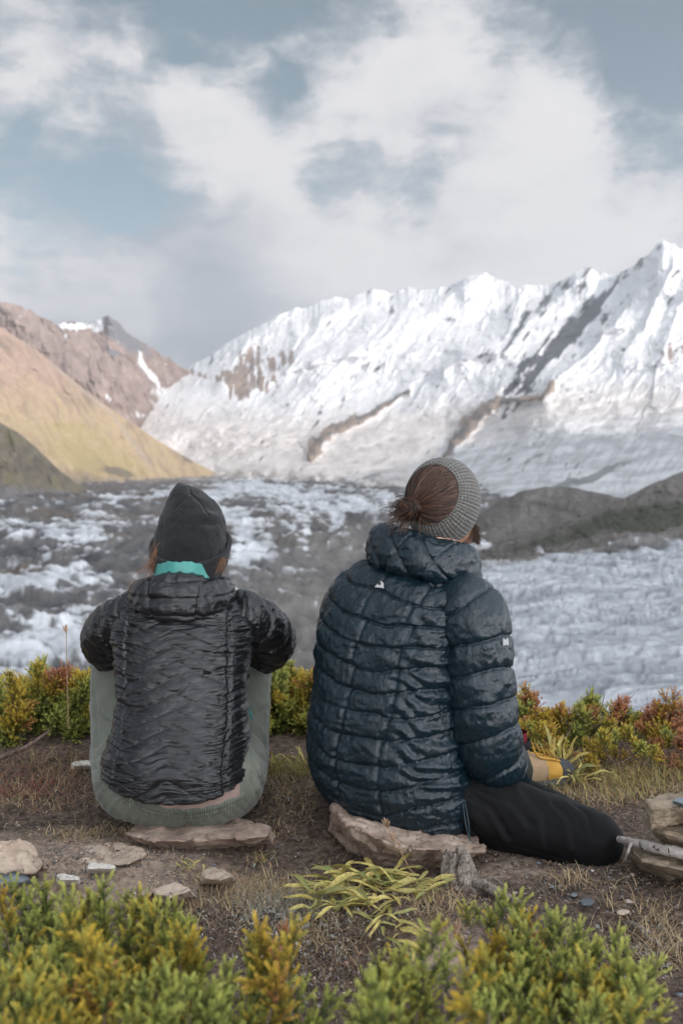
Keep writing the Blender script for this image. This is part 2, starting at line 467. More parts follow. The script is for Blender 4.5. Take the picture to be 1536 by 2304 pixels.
# --- the snow mountain with its icefall
def build_snow_mountain():
    ridge = [(250, 905, 5200), (330, 870, 5600), (420, 829, 6000), (470, 800, 6050), (520, 768, 6150), (560, 745, 6200), (600, 726, 6300), (640, 702, 6400), (665, 690, 6430), (690, 694, 6470), (720, 678, 6500),
             (760, 668, 6600), (785, 674, 6620), (820, 658, 6650), (850, 650, 6650), (880, 658, 6620), (920, 646, 6600), (950, 652, 6550), (985, 650, 6500), (1020, 640, 6450), (1055, 620, 6300), (1090, 612, 6200), (1120, 628, 6150),
             (1165, 650, 6000), (1185, 640, 6250), (1225, 645, 6200), (1270, 628, 6100), (1320, 602, 6050), (1340, 612, 6000), (1385, 618, 5950), (1420, 600, 5850), (1450, 572, 5750),
             (1490, 543, 5650), (1520, 552, 5600), (1545, 560, 5550), (1640, 500, 5400), (1800, 520, 5300), (2100, 430, 5000), (2600, 520, 4600), (3600, 480, 4200)]
    base = [(250, 1072, 3900), (480, 1074, 3800), (700, 1088, 2950), (850, 1100, 2480), (1000, 1108, 2240), (1100, 1115, 2060), (1250, 1140, 1620), (1800, 1150, 1490)]
    c1 = [(250, 1040, 4150), (420, 1030, 4150), (700, 1035, 3750), (1000, 1060, 3000), (1250, 1045, 2600), (1536, 995, 2450), (1800, 970, 2400)]
    c2 = [(250, 985, 4400), (420, 965, 4350), (700, 960, 4250), (1000, 960, 3900), (1250, 920, 3450), (1536, 900, 3150), (1800, 880, 3000)]
    c3 = [(250, 930, 4800), (420, 900, 4950), (560, 890, 4950), (700, 850, 4950), (900, 820, 4900), (1100, 800, 4800), (1300, 820, 4350), (1536, 790, 4000), (1800, 760, 3800)]
    c4 = [(250, 915, 5100), (420, 860, 5500), (560, 810, 5600), (700, 760, 5700), (900, 720, 5800), (1100, 720, 5700), (1300, 720, 5300), (1536, 680, 4900), (1800, 650, 4700)]
    PX, PY, Y = layer([base, c1, c2, c3, c4, ridge], 250, 3600, 900, 520)
    ny = PX.shape[0]
    v = np.linspace(0, 1, ny)[:, None] * np.ones_like(PX)
    # ridge line jags
    jag = fbm(np.stack([PX / 26, PX * 0 + 3.3], -1), 5, 5, .6) * 11
    PY = PY + jag * sstep(.75, 1, v) * (.6 + .4 * sstep(1000, 1150, PX))
    PY = PY + 15 * fbm(np.stack([PX / 60, PX * 0 + 1.7], -1), 4, 15) * sstep(.12, 0, v)
    wpx = PX + fbm(np.stack([PX / 60, PY / 60], -1), 4, 80) * 16
    wpy = PY + fbm(np.stack([PX / 60, PY / 60], -1), 4, 81) * 16
    # spurs: a line in the picture, how far it stands out (m), half width left / right (px)
    def spur(pts, amp, wl, wr, k=1.0):
        d, par = polyline_dist(wpx, wpy, pts)
        wgt = np.where(d > 0, np.exp(-np.abs(d) / wr), np.exp(-np.abs(d) / wl))
        taper = sstep(-0.02, .12, par) * (1 - .6 * par)
        edge = np.hypot(wpx - pts[-1][0], wpy - pts[-1][1])
        return amp * wgt * (0.35 + .65 * taper)
    rel = 0
    # travelling downhill (to lower left): positive distance lies on the upper-left side in the picture
    rel = rel + spur([(1495, 540), (1455, 630), (1410, 690), (1350, 765), (1285, 835), (1225, 890)], 620, 100, 52)
    rel = rel + spur([(1325, 600), (1275, 650), (1215, 715), (1130, 780), (1050, 800), (1000, 840)], 420, 70, 46)
    rel = rel + spur([(1185, 640), (1155, 690), (1120, 760), (1040, 790)], 260, 60, 36)
    rel = rel + spur([(1090, 612), (1000, 690), (900, 740), (800, 790), (720, 860)], 300, 70, 50)
    rel = rel + spur([(1600, 520), (1540, 650), (1500, 780)], 420, 70, 45)
    rel = rel + spur([(1530, 555), (1490, 640), (1440, 740), (1400, 800)], 240, 40, 30)
    rel = rel + spur([(900, 592), (780, 680), (690, 760), (640, 850), (560, 890)], 260, 70, 50)
    rel = rel + spur([(650, 690), (560, 770), (500, 860)], 200, 40, 40)
    rel = rel + spur([(985, 622), (900, 700), (800, 745), (720, 800)], 160, 40, 30)
    rel = rel + spur([(1240, 760), (1160, 850), (1100, 900)], 120, 30, 24)
    # rock ribs standing out of the ice
    r1, p1 = polyline_dist(wpx, wpy, [(925, 882), (890, 905), (820, 935), (760, 960), (710, 990), (692, 1030)])
    r2, p2 = polyline_dist(wpx, wpy, [(1240, 872), (1215, 890), (1120, 900), (1080, 925), (1040, 970), (1000, 1022)])
    w1 = np.interp(p1, [0, .3, .7, .92, 1], [5, 9, 17, 19, 8]); w2 = np.interp(p2, [0, .12, .3, .5, .8, 1], [13, 7, 8, 22, 20, 6])
    g1 = np.exp(-(r1 / w1) ** 2); g2 = np.exp(-(r2 / w2) ** 2)
    rel = rel + 90 * g1 + 120 * g2
    hgt = sstep(1010, 820, PY)
    Q = np.stack([PX / 30, PY / 30], -1)
    flow = np.stack([(wpx * .80 + wpy * .60) / 20, (wpy * .80 - wpx * .60) / 60], -1)     # gullies run down to the left
    P0 = at(PX, PY, Y)
    N3 = P0 / 330.0
    rough = fbm(flow, 5, 91, .55, ridged=True)
    ser = fbm(P0 / np.array([60, 90, 40]), 5, 95)
    rel = rel + 34 * rough * hgt + 110 * fbm(N3, 4, 97, .45) * (.25 + hgt) + 26 * ser * (1.1 - 1.0 * hgt) + 5 * fbm(P0 / 25., 4, 99)
    Y2 = Y - np.minimum(rel, Y * .25)
    # --- what lies where: snow, rock, dusty ice
    n = fbm(np.stack([PX / 14, PY / 14], -1), 5, 111)
    ns = fbm(np.stack([(PX * .80 + PY * .60) / 7, (PY * .80 - PX * .60) / 34], -1), 5, 113)   # streaks down the gullies
    nv = fbm(np.stack([PX / 7, PY / 40], -1), 4, 117)
    def B(*a): return blob(wpx, wpy, *a)
    rock_cool = (1.0 * B(1235, 800, 140, 24, -50) + .85 * B(1330, 700, 110, 13, -50) + .75 * B(1440, 590, 60, 9, -55)
                 + .65 * B(1180, 720, 110, 12, -48) + .5 * B(1290, 640, 60, 9, -45) + .6 * B(1160, 850, 45, 10, -55)
                 + .75 * B(1500, 690, 26, 8, -60) + .6 * B(1080, 795, 34, 7, -20) + .5 * B(1520, 610, 30, 8, -60)
                 + .35 * B(800, 850, 80, 5, -30) + .35 * B(860, 790, 60, 5, -35)
                 + .5 * B(718, 935, 18, 7, -50) + .3 * B(745, 900, 24, 5, -35) + .25 * B(700, 690, 50, 14, -35) + .28 * B(830, 660, 40, 16, -35) + .25 * B(1210, 745, 150, 55, -50))
    rock_warm = (.95 * B(575, 825, 34, 42, 20) + .9 * B(560, 870, 60, 26) + .7 * B(640, 810, 22, 40, 25) + .6 * B(520, 845, 24, 26, 30) + .65 * B(450, 840, 38, 9, 20)
                 + .9 * B(1512, 790, 30, 24) + .55 * B(1035, 800, 22, 16, -60) + .5 * B(1470, 800, 16, 12) + .35 * B(400, 850, 30, 18, 40))
    rc = sstep(.40, .66, rock_cool * .92 + .80 * ns + .30 * n)
    rw = sstep(.42, .62, rock_warm * .82 + .85 * nv + .40 * n) * sstep(.12, .35, rock_warm)
    rib = np.maximum(sstep(.42, .62, g1 + .40 * n + .25 * ns), sstep(.42, .62, g2 + .40 * n + .25 * ns))
    dust = sstep(880, 960, PY - (.0 * PX) + 26 * n + np.interp(PX, [300, 700, 1000, 1250, 1536], [10, -20, 0, 40, 50]))
    dustc = lerp3((.46, .425, .40), (.64, .60, .575), np.clip(.5 + 1.2 * ser + .9 * n, 0, 1))
    alb = np.broadcast_to(np.array(SNOW), PX.shape + (3,)).copy()
    alb = lerp3(alb, dustc, dust * .85)
    lower = sstep(950, 1010, PY + 14 * n - np.interp(PX, [300, 900, 1100, 1300, 1536], [60, 20, 0, -40, -60]))
    lowc = lerp3((.36, .36, .375), (.60, .61, .63), np.clip(.5 + 1.3 * ser + 1.0 * ns, 0, 1))
    alb = lerp3(alb, lowc, lower * .75 * sstep(900, 1050, PX))
    streak = sstep(.5, .75, B(1330, 1065, 130, 12, -18) + .8 * B(1200, 1040, 60, 8, -25) + .3 * ns + .8 * B(830, 1075, 70, 8, -14))
    alb = lerp3(alb, (.14, .145, .14), streak * .8)
    fleck = sstep(.36, .50, ns * .6 + n * .55 - .12 + .10 * (B(1300, 760, 260, 160) + B(760, 700, 200, 70)))
    foot = sstep(.10, .0, v + .10 * n) * sstep(1150, 1000, PX)
    alb = lerp3(alb, (.20, .18, .165), foot * .8)
    alb = lerp3(alb, (.16, .16, .17), fleck * .8 * sstep(960, 900, PY))
    alb = lerp3(alb, (.070, .073, .082), rc)
    alb = lerp3(alb, (.25, .195, .165), rw)
    ribc = lerp3((.13, .12, .115), (.30, .235, .19), np.clip(.5 + 1.4 * n + .4 * nv, 0, 1))
    alb = lerp3(alb, ribc, rib)
    return land_object('snow_mountain', PX, PY, Y2, alb, land_material('snow_and_rock', 0.02, .07, .75, 8.0, .28), back=2500, drop=1500)

build_snow_mountain()

# --- left valley side
def build_far_ridge():
    ridge = [(-2000, 420, 4000), (-1000, 520, 4300), (-260, 600, 4600), (-80, 655, 4600), (0, 678, 4650), (30, 684, 4650), (50, 690, 4700), (95, 716, 4700), (130, 730, 4800), (160, 722, 4900), (205, 730, 4950),
             (228, 716, 5000), (244, 709, 5000), (262, 724, 5050), (290, 752, 5150), (330, 772, 5250), (362, 798, 5400), (400, 820, 5600), (425, 834, 5800), (470, 860, 5900)]
    base = [(-260, 1020, 3600), (200, 1010, 3900), (280, 1000, 4100), (330, 985, 4650), (380, 965, 5250), (470, 930, 5650)]
    c1 = [(-260, 820, 3900), (150, 850, 4000), (290, 880, 4500), (350, 880, 5150), (400, 880, 5550), (470, 890, 5750)]
    PX, PY, Y = layer([base, c1, ridge], -2000, 470, 330, 260)
    v = np.linspace(0, 1, PX.shape[0])[:, None] * np.ones_like(PX)
    jag = fbm(np.stack([PX / 14, PX * 0 + 8.3], -1), 5, 6, .6)
    snowcap = sstep(118, 132, PX) * sstep(225, 205, PX)
    PY = PY + jag * 9 * sstep(.85, 1, v) * (1 - .8 * snowcap)
    lw = 14 * fbm(np.stack([PX / 40, PY / 40], -1), 4, 119)
    gul = fbm(np.stack([(PX * .90 - PY * .35 + lw) / 24, (PY + lw) / 75], -1), 5, 120, .55, ridged=True)
    n = fbm(np.stack([PX / 16, PY / 16], -1), 5, 121)
    nv = fbm(np.stack([(PX * .90 - PY * .35 + lw) / 8, (PY + lw) / 26], -1), 4, 122)
    P0 = at(PX, PY, Y)
    rel = 60 * gul + 95 * fbm(P0 / 300, 6, 123)
    d, par = polyline_dist(PX, PY, [(244, 709), (270, 770), (320, 840), (345, 890)])
    rel = rel + 220 * np.exp(-np.abs(d) / 34)
    d2, _ = polyline_dist(PX, PY, [(0, 680), (120, 800), (240, 900)])
    rel = rel + 160 * np.exp(-np.abs(d2) / 60)
    wpx = PX + 9 * fbm(np.stack([PX / 22, PY / 22], -1), 4, 124); wpy = PY + 9 * n
    def B(*a): return blob(wpx, wpy, *a)
    alb = lerp3((.20, .15, .130), (.32, .245, .215), np.clip(.5 + .6 * nv + .6 * n, 0, 1))
    grey = sstep(.4, .7, B(262, 745, 52, 26, 40) + .7 * B(320, 785, 40, 16, 35) + .6 * B(260, 795, 40, 10, 30) + .3 * nv)
    alb = lerp3(alb, (.15, .155, .17), grey * .9)
    snow = sstep(.45, .6, 1.1 * B(165, 733, 42, 9) + 1.0 * B(222, 735, 14, 18, 20) + .8 * B(318, 800, 4, 34, -8) + .95 * B(345, 850, 9, 46, -42) + .8 * B(395, 905, 40, 26)
                 + .7 * B(150, 760, 3, 9) + .7 * B(176, 752, 3, 12) + .7 * B(248, 895, 6, 12) + .6 * B(50, 712, 8, 5) + .5 * B(265, 770, 3, 16) + .55 * B(370, 815, 14, 6, 30)
                 + .6 * B(330, 935, 50, 10) + .38 * nv + .25 * n)
    bowl = sstep(858, 885, wpy + 22 * nv + 12 * n) * sstep(340, 365, wpx + 20 * nv)
    snow = np.maximum(snow, bowl)
    alb = lerp3(alb, SNOW, snow)
    alb = lerp3(alb, (.52, .50, .49), bowl * sstep(870, 940, PY + 14 * n) * .8)
    return land_object('far_ridge', PX, PY, Y - rel, alb, land_material('ridge_rock', 0.03, .16, .9, 8.0, .5), back=2000, drop=1200)
build_far_ridge()

def build_brown_slope():
    ridge = [(-2200, 120, 2000), (-1200, 250, 2300), (-320, 560, 2900), (-80, 690, 3100), (0, 735, 3150), (60, 772, 3200), (100, 800, 3230), (160, 852, 3300), (200, 884, 3360), (250, 920, 3430), (300, 953, 3500),
             (350, 988, 3600), (400, 1018, 3700), (450, 1046, 3800), (490, 1066, 3860)]
    base = [(-320, 1120, 1960), (0, 1112, 2140), (165, 1098, 2550), (300, 1084, 3160), (490, 1074, 3800)]
    mid = [(-320, 850, 2500), (0, 930, 2700), (165, 985, 2950), (300, 1025, 3350), (490, 1070, 3830)]
    PX, PY, Y = layer([base, mid, ridge], -2200, 490, 330, 230)
    v = np.linspace(0, 1, PX.shape[0])[:, None] * np.ones_like(PX)
    lw = 16 * fbm(np.stack([PX / 50, PY / 50], -1), 4, 129)
    gu = (PX * .80 + (PY - 1000) * -.55) + lw
    gul = fbm(np.stack([gu / 24, PY / 130], -1), 5, 130, .55, ridged=True)
    n = fbm(np.stack([PX / 20, PY / 20], -1), 5, 131)
    nv = fbm(np.stack([gu / 7, PY / 60], -1), 4, 132)
    P0 = at(PX, PY, Y)
    rel = (20 * gul + 34 * fbm(P0 / 170, 5, 133, .45)) * sstep(0, .1, v) * (1 - .7 * sstep(.93, 1, v))
    d, par = polyline_dist(PX, PY, [(60, 800), (190, 890), (300, 985), (360, 1060)])
    rel = rel + 22 * np.exp(-(d / 40) ** 2)
    high = sstep(980, 800, PY + 30 * n)
    alb = lerp3((.345, .265, .165), (.315, .225, .180), np.clip(high + .3 * nv, 0, 1))
    alb = lerp3(alb, (.19, .14, .11), np.clip(.75 * nv + .55 * n + .12, 0, 1))
    grass = sstep(.45, .75, .9 * blob(PX, PY, 190, 1000, 160, 70, 25) + .5 * blob(PX, PY, 240, 1045, 120, 22, 10) + .45 * n + .25 * nv - .1)
    alb = lerp3(alb, (.31, .25, .115), grass * .6)
    scar = sstep(.5, .8, np.exp(-(polyline_dist(PX, PY, [(120, 820), (250, 930), (340, 1050)])[0] / 6) ** 2) + .3 * nv)
    alb = lerp3(alb, (.33, .28, .24), scar * .5)
    dark = sstep(.4, .7, 1.0 * blob(PX, PY, 270, 1062, 45, 12, 10) + .7 * blob(PX, PY, 420, 1032, 30, 9, 32) + .3 * n)
    alb = lerp3(alb, (.13, .11, .085), dark * .85)
    base_d = sstep(.12, .0, v + .04 * n)
    alb = lerp3(alb, (.27, .225, .19), base_d)
    return land_object('brown_slope', PX, PY, Y - rel, alb, land_material('dry_slope', 0.06, .16, .95, 3.0, .5), back=1500, drop=700)
build_brown_slope()

def build_near_hill():
    ridge = [(-2200, 420, 1200), (-1000, 560, 1500), (-320, 760, 1750), (-60, 912, 1950), (0, 950, 2000), (40, 972, 2030), (80, 1005, 2080), (115, 1040, 2120), (145, 1068, 2160), (180, 1092, 2220), (230, 1104, 2300)]
    base = [(-2200, 1260, 790), (-320, 1160, 1400), (0, 1130, 1780), (140, 1115, 2070), (230, 1110, 2190)]
    PX, PY, Y = layer([base, ridge], -2200, 230, 200, 120)
    v = np.linspace(0, 1, PX.shape[0])[:, None] * np.ones_like(PX)
    n = fbm(np.stack([PX / 22, PY / 22], -1), 5, 141)
    gu = PX * .9 - PY * .3
    nv = fbm(np.stack([gu / 8, PY / 50], -1), 4, 142)
    rel = (22 * fbm(np.stack([gu / 26, PY / 90], -1), 4, 143, ridged=True) + 10 * n) * sstep(0, .1, v) * (1 - .7 * sstep(.93, 1, v))
    alb = lerp3((.135, .112, .082), (.20, .165, .115), np.clip(.5 + n + .4 * nv, 0, 1))
    alb = lerp3(alb, (.17, .155, .075), sstep(.0, .4, n + .3 * nv - .1) * .6)
    alb = lerp3(alb, (.17, .155, .15), sstep(.3, .1, v + .06 * n))
    return land_object('near_hill', PX, PY, Y - rel, alb, land_material('dark_slope', 0.08, .2, .95, 2.0, .5), back=700, drop=420)
build_near_hill()

# --- right: two moraine mounds beyond the clean ice
def build_moraine(name, ridge, base, mid, px0, px1, seed, c0, c1, green):
    PX, PY, Y = layer([base, mid, ridge], px0, px1, 260, 130)
    v = np.linspace(0, 1, PX.shape[0])[:, None] * np.ones_like(PX)
    n = fbm(np.stack([PX / 26, PY / 18], -1), 5, seed)
    nf = fbm(np.stack([PX / 6, PY / 5], -1), 4, seed + 1)
    rel = (14 * n + 4 * nf) * sstep(0, .1, v) * (1 - .8 * sstep(.9, 1, v))
    PY = PY + 4 * fbm(np.stack([PX / 25, PX * 0], -1), 4, seed + 5) * v
    alb = lerp3(c0, c1, np.clip(.5 + .6 * n + .5 * nf, 0, 1))
    for (x, y, rx, ry, a, wgt) in green:
        alb = lerp3(alb, (.036, .038, .024), np.clip(wgt * sstep(.3, .7, blob(PX, PY, x, y, rx, ry, a) + .3 * n), 0, 1))
    pale = sstep(.12, .02, v + .03 * n)
    alb = lerp3(alb, (.125, .116, .108), pale)
    return land_object(name, PX, PY, Y - rel, alb, land_material(name + '_gravel', 0.12, .3, .95, 1.5, .6), back=500, drop=140)

build_moraine('moraine_mound',
              [(1010, 1205, 1150), (1060, 1172, 1150), (1100, 1142, 1150), (1140, 1118, 1150), (1180, 1104, 1150), (1230, 1096, 1170), (1280, 1096, 1180), (1330, 1106, 1180), (1420, 1124, 1180), (1560, 1136, 1180), (1700, 1150, 1180)],
              [(1010, 1262, 784), (1100, 1262, 784), (1300, 1245, 845), (1536, 1215, 978), (1700, 1200, 1062)],
              [(1010, 1225, 930), (1100, 1185, 960), (1180, 1175, 1000), (1300, 1190, 1010), (1536, 1180, 1050), (1700, 1175, 1080)], 1010, 3200, 151,
              (.085, .078, .07), (.155, .14, .125), [(1240, 1140, 60, 10, 10, .4)])
build_moraine('moraine_bank',
              [(1040, 1252, 800), (1090, 1236, 830), (1150, 1212, 880), (1230, 1192, 930), (1300, 1168, 960), (1380, 1130, 1040), (1450, 1098, 1100), (1536, 1060, 1180), (1800, 960, 1420)],
              [(1040, 1262, 785), (1100, 1262, 786), (1200, 1256, 800), (1300, 1245, 845), (1400, 1230, 907), (1536, 1205, 1032), (1800, 1170, 1280)],
              [(1040, 1257, 790), (1150, 1236, 830), (1300, 1205, 905), (1400, 1180, 975), (1536, 1140, 1100), (1800, 1070, 1340)], 1040, 3200, 161,
              (.065, .060, .054), (.115, .105, .092), [(1400, 1165, 150, 24, -14, .95), (1480, 1170, 120, 36, -14, .9), (1250, 1215, 110, 14, -12, .7)])

# --- unseen mesh added behind the camera, its outline set to shade the near valley
def build_shade_blocker():
    H = 2700.0
    edge = [(-900, 1150, 1490), (-300, 1112, 2140), (60, 1100, 2480), (200, 1090, 2860), (330, 1084, 3150), (560, 1082, 3260), (700, 1090, 2860), (830, 1110, 2190), (930, 1050, 2800),
            (1010, 1005, 2950), (1100, 955, 3250), (1250, 930, 2950), (1400, 925, 2750), (1536, 918, 2600), (1900, 900, 2450)]
    pts = [V(*e) for e in edge] + [np.array([2600, 800, 0.]), np.array([1900, -900, 0.]), np.array([300, -1100, 0.]), np.array([-1100, -500, 0.])]
    S = np.array(SUN)
    pr = np.array([p + S * (H - p[2]) / S[2] for p in pts])
    c = pr[:, :2].mean(0)
    ang = np.arctan2(pr[:, 1] - c[1], pr[:, 0] - c[0])
    rad = np.hypot(pr[:, 1] - c[1], pr[:, 0] - c[0])
    o = np.argsort(ang)
    nt_, nr = 180, 40
    th = np.linspace(-np.pi, np.pi, nt_, endpoint=False)
    R = np.interp(th, ang[o], rad[o], period=2 * np.pi)
    t = np.linspace(0, 1, nr)[:, None]
    x = c[0] + t * R * np.cos(th); y = c[1] + t * R * np.sin(th)
    edge_n = 1 + .03 * fbm(np.stack([np.cos(th) * 6, np.sin(th) * 6], -1), 4, 200)
    x = c[0] + (x - c[0]) * (1 + (edge_n - 1) * t); y = c[1] + (y - c[1]) * (1 + (edge_n - 1) * t)
    prof = np.sqrt(np.clip(1 - t ** 4, 0, 1))
    n = fbm(np.stack([x / 500, y / 500], -1), 5, 201)
    top = H + np.minimum(.22 * (1 - t) * R, 420) * (1 + .5 * n)
    bot = H - prof * (90 + 60 * fbm(np.stack([x / 400, y / 400], -1), 5, 202))
    A = np.stack([x, y, top], -1).reshape(-1, 3); B = np.stack([x, y, bot], -1).reshape(-1, 3)
    f = grid_faces(nr, nt_, True)
    m, nt, b = material('shade_blocker_white')
    b.inputs['Base Color'].default_value = (.9, .9, .9, 1); b.inputs['Roughness'].default_value = 1
    tr = nt.n('ShaderNodeBsdfTranslucent'); tr.inputs[0].default_value = (.85, .85, .87, 1)
    mx = nt.n('ShaderNodeMixShader'); mx.inputs[0].default_value = .8
    nt.link(b.outputs[0], mx.inputs[1]); nt.link(tr.outputs[0], mx.inputs[2])
    nt.link(mx.outputs[0], nt.t.nodes['Material Output'].inputs['Surface'])
    o = mesh_obj('shade_blocker_cloud', np.concatenate([A, B]), [f, f[:, ::-1] + len(A)], m)
    tag(o, kind='structure')
build_shade_blocker()

# --- the air of the valley
def build_haze():
    bm = bmesh.new()
    bmesh.ops.create_cube(bm, size=1.0)
    me = bpy.data.meshes.new('haze'); bm.to_mesh(me); bm.free()
    o = link(bpy.data.objects.new('haze', me))
    o.scale = (26000, 13000, 3400); o.location = (0, 4500, 3400 / 2 - 1600)
    m = bpy.data.materials.new('valley_air'); m.use_nodes = True
    m.node_tree.nodes.clear()
    nt = NT(m.node_tree); out = nt.n('ShaderNodeOutputMaterial')
    v = nt.n('ShaderNodeVolumePrincipled')
    v.inputs['Color'].default_value = (.86, .90, .96, 1)
    v.inputs['Density'].default_value = HAZE_DENSITY
    v.inputs['Anisotropy'].default_value = .2
    nt.link(v.outputs[0], out.inputs['Volume'])
    me.materials.append(m)
    tag(o, kind='stuff')
HAZE_DENSITY = 5.5e-5
build_haze()

# ------------------------------------------------------------------ shapes for people and clothes
def catmull(A, n):
    A = np.asarray(A, float)
    K = len(A)
    t = np.linspace(0, K - 1, n)
    k = np.minimum(t.astype(int), K - 2)
    f = (t - k).reshape((-1,) + (1,) * (A.ndim - 1))
    p0, p1, p2, p3 = A[np.maximum(k - 1, 0)], A[k], A[k + 1], A[np.minimum(k + 2, K - 1)]
    return 0.5 * (2 * p1 + (p2 - p0) * f + (2 * p0 - 5 * p1 + 4 * p2 - p3) * f ** 2 + (3 * p1 - p0 - 3 * p2 + p3) * f ** 3)

def loft(secs, nu, nv, expo=2.0):
    """secs: (centre, half-width vector, half-depth vector); returns [nv,nu,3] and the angle of each column"""
    C = catmull([s[0] for s in secs], nv); X = catmull([s[1] for s in secs], nv); Y = catmull([s[2] for s in secs], nv)
    th = np.linspace(0, 2 * np.pi, nu, endpoint=False)
    c, s = np.cos(th), np.sin(th)
    ce = np.sign(c) * np.abs(c) ** (2 / expo); se = np.sign(s) * np.abs(s) ** (2 / expo)
    return C[:, None] + X[:, None] * ce[None, :, None] + Y[:, None] * se[None, :, None], th

def grid_normals(P, wrap_v=False):
    du = np.roll(P, -1, 1) - np.roll(P, 1, 1)
    dv = (np.roll(P, -1, 0) - np.roll(P, 1, 0)) if wrap_v else np.gradient(P, axis=0)
    n = np.cross(du, dv)
    n /= np.linalg.norm(n, axis=-1, keepdims=True) + 1e-12
    c = P.mean(1, keepdims=True)
    if not wrap_v and ((P - c) * n).sum() < 0:
        n = -n
    return n

def frames(path):
    path = np.asarray(path, float)
    T = np.gradient(path, axis=0)
    T /= np.linalg.norm(T, axis=1, keepdims=True) + 1e-12
    ref = np.array([0, 0, 1.0]) if abs(T[0][2]) < .9 else np.array([1.0, 0, 0])
    X = [np.cross(ref, T[0])]
    X[0] /= np.linalg.norm(X[0])
    for t in T[1:]:
        x = X[-1] - t * np.dot(X[-1], t)
        X.append(x / (np.linalg.norm(x) + 1e-12))
    X = np.array(X)
    return T, X, np.cross(T, X)

def tube(pts, radii, nu=12, nv=None, cap=True):
    """smooth tapered tube with round ends -> verts, faces"""
    pts = np.asarray(pts, float); radii = np.asarray(radii, float)
    nv = nv or max(6, 5 * len(pts))
    path = catmull(pts, nv) if len(pts) > 2 else pts[0] + (pts[-1] - pts[0]) * np.linspace(0, 1, nv)[:, None]
    r = catmull(radii[:, None], nv)[:, 0] if len(radii) > 2 else radii[0] + (radii[-1] - radii[0]) * np.linspace(0, 1, nv)
    T, X, Y = frames(path)
    if cap:
        a = np.linspace(0, np.pi / 2, 5)[:-1]
        h0 = [path[0] - T[0] * r[0] * math.cos(q) for q in a]; h1 = [path[-1] + T[-1] * r[-1] * math.cos(q) for q in a[::-1]]
        r0 = [r[0] * max(math.sin(q), .04) for q in a]; r1 = [r[-1] * max(math.sin(q), .04) for q in a[::-1]]
        path = np.concatenate([h0, path, h1]); r = np.concatenate([r0, r, r1])
        X = np.concatenate([[X[0]] * 4, X, [X[-1]] * 4]); Y = np.concatenate([[Y[0]] * 4, Y, [Y[-1]] * 4])
    th = np.linspace(0, 2 * np.pi, nu, endpoint=False)
    P = path[:, None] + r[:, None, None] * (X[:, None] * np.cos(th)[None, :, None] + Y[:, None] * np.sin(th)[None, :, None])
    n = len(path)
    f = [grid_faces(n, nu, True)]
    verts = P.reshape(-1, 3)
    if cap:
        f.append(np.arange(nu)[::-1][None]); f.append((np.arange(nu) + (n - 1) * nu)[None])
    return verts, f

def ellipsoid(c, ax, nu=24, nv=16):
    """ax: 3x3 rows = semi axis vectors"""
    ax = np.asarray(ax, float)
    if ax.ndim == 1: ax = np.diag(ax)
    ph = np.linspace(0.02, np.pi - .02, nv); th = np.linspace(0, 2 * np.pi, nu, endpoint=False)
    d = np.stack([np.sin(ph)[:, None] * np.cos(th), np.sin(ph)[:, None] * np.sin(th), -np.cos(ph)[:, None] * np.ones_like(th)], -1)
    P = np.asarray(c) + d @ ax
    return P.reshape(-1, 3), [grid_faces(nv, nu, True), np.arange(nu)[::-1][None], (np.arange(nu) + (nv - 1) * nu)[None]]

def join(parts):
    vs, q, off = [], {}, 0
    for v, f in parts:
        for a in (f if isinstance(f, list) else [f]):
            a = np.asarray(a)
            q.setdefault(a.shape[1], []).append(a + off)
        vs.append(np.asarray(v).reshape(-1, 3)); off += len(vs[-1])
    return np.concatenate(vs), [np.concatenate(a) for a in q.values()]

def fuse(name, parts, voxel, mat, parent=None, smooth=6, disp=None):
    """one continuous skin round a set of overlapping closed shapes"""
    v, f = join(parts)
    tmp = mesh_obj('tmp_shape', v, f)
    m = tmp.modifiers.new('remesh', 'REMESH'); m.mode = 'VOXEL'; m.voxel_size = voxel
    if smooth:
        s = tmp.modifiers.new('smooth', 'SMOOTH'); s.factor = .5; s.iterations = smooth
    dg = bpy.context.evaluated_depsgraph_get(); dg.update()
    me = bpy.data.meshes.new_from_object(tmp.evaluated_get(dg))
    old = tmp.data
    bpy.data.objects.remove(tmp); bpy.data.meshes.remove(old)
    me.name = name
    if disp is not None:
        n = len(me.vertices)
        co = np.empty(n * 3, np.float32); me.vertices.foreach_get('co', co); co = co.reshape(-1, 3).astype(float)
        no = np.empty(n * 3, np.float32); me.vertices.foreach_get('normal', no); no = no.reshape(-1, 3)
        co = disp(co, no)
        me.vertices.foreach_set('co', co.astype(np.float32).ravel())
    me.polygons.foreach_set('use_smooth', np.ones(len(me.polygons), bool))
    me.materials.clear(); me.materials.append(mat)
    me.update()
    o = bpy.data.objects.new(name, me)
    return link(o, parent)

def surf(name, P, mat, parent, wrap_v=False, close=False, attrs=None):
    nv, nu = P.shape[:2]
    if wrap_v:
        P2 = np.concatenate([P, P[:1]]); idx = grid_faces(nv + 1, nu, True)
        idx = np.where(idx >= nv * nu, idx - nv * nu, idx)
        return mesh_obj(name, P.reshape(-1, 3), idx, mat, parent, attrs=attrs)
    f = [grid_faces(nv, nu, True)]
    if close:
        f += [np.arange(nu)[::-1][None], (np.arange(nu) + (nv - 1) * nu)[None]]
    return mesh_obj(name, P.reshape(-1, 3), f, mat, parent, attrs=attrs)

def puff(t, k=0.5):
    """0 on the seams (whole t), 1 between them"""
    f = t - np.floor(t)
    return np.clip(1 - (2 * f - 1) ** 2, 0, 1) ** k

def seam(t, wdt):
    d = np.abs(t - np.round(t))
    return np.exp(-(d / wdt) ** 2)

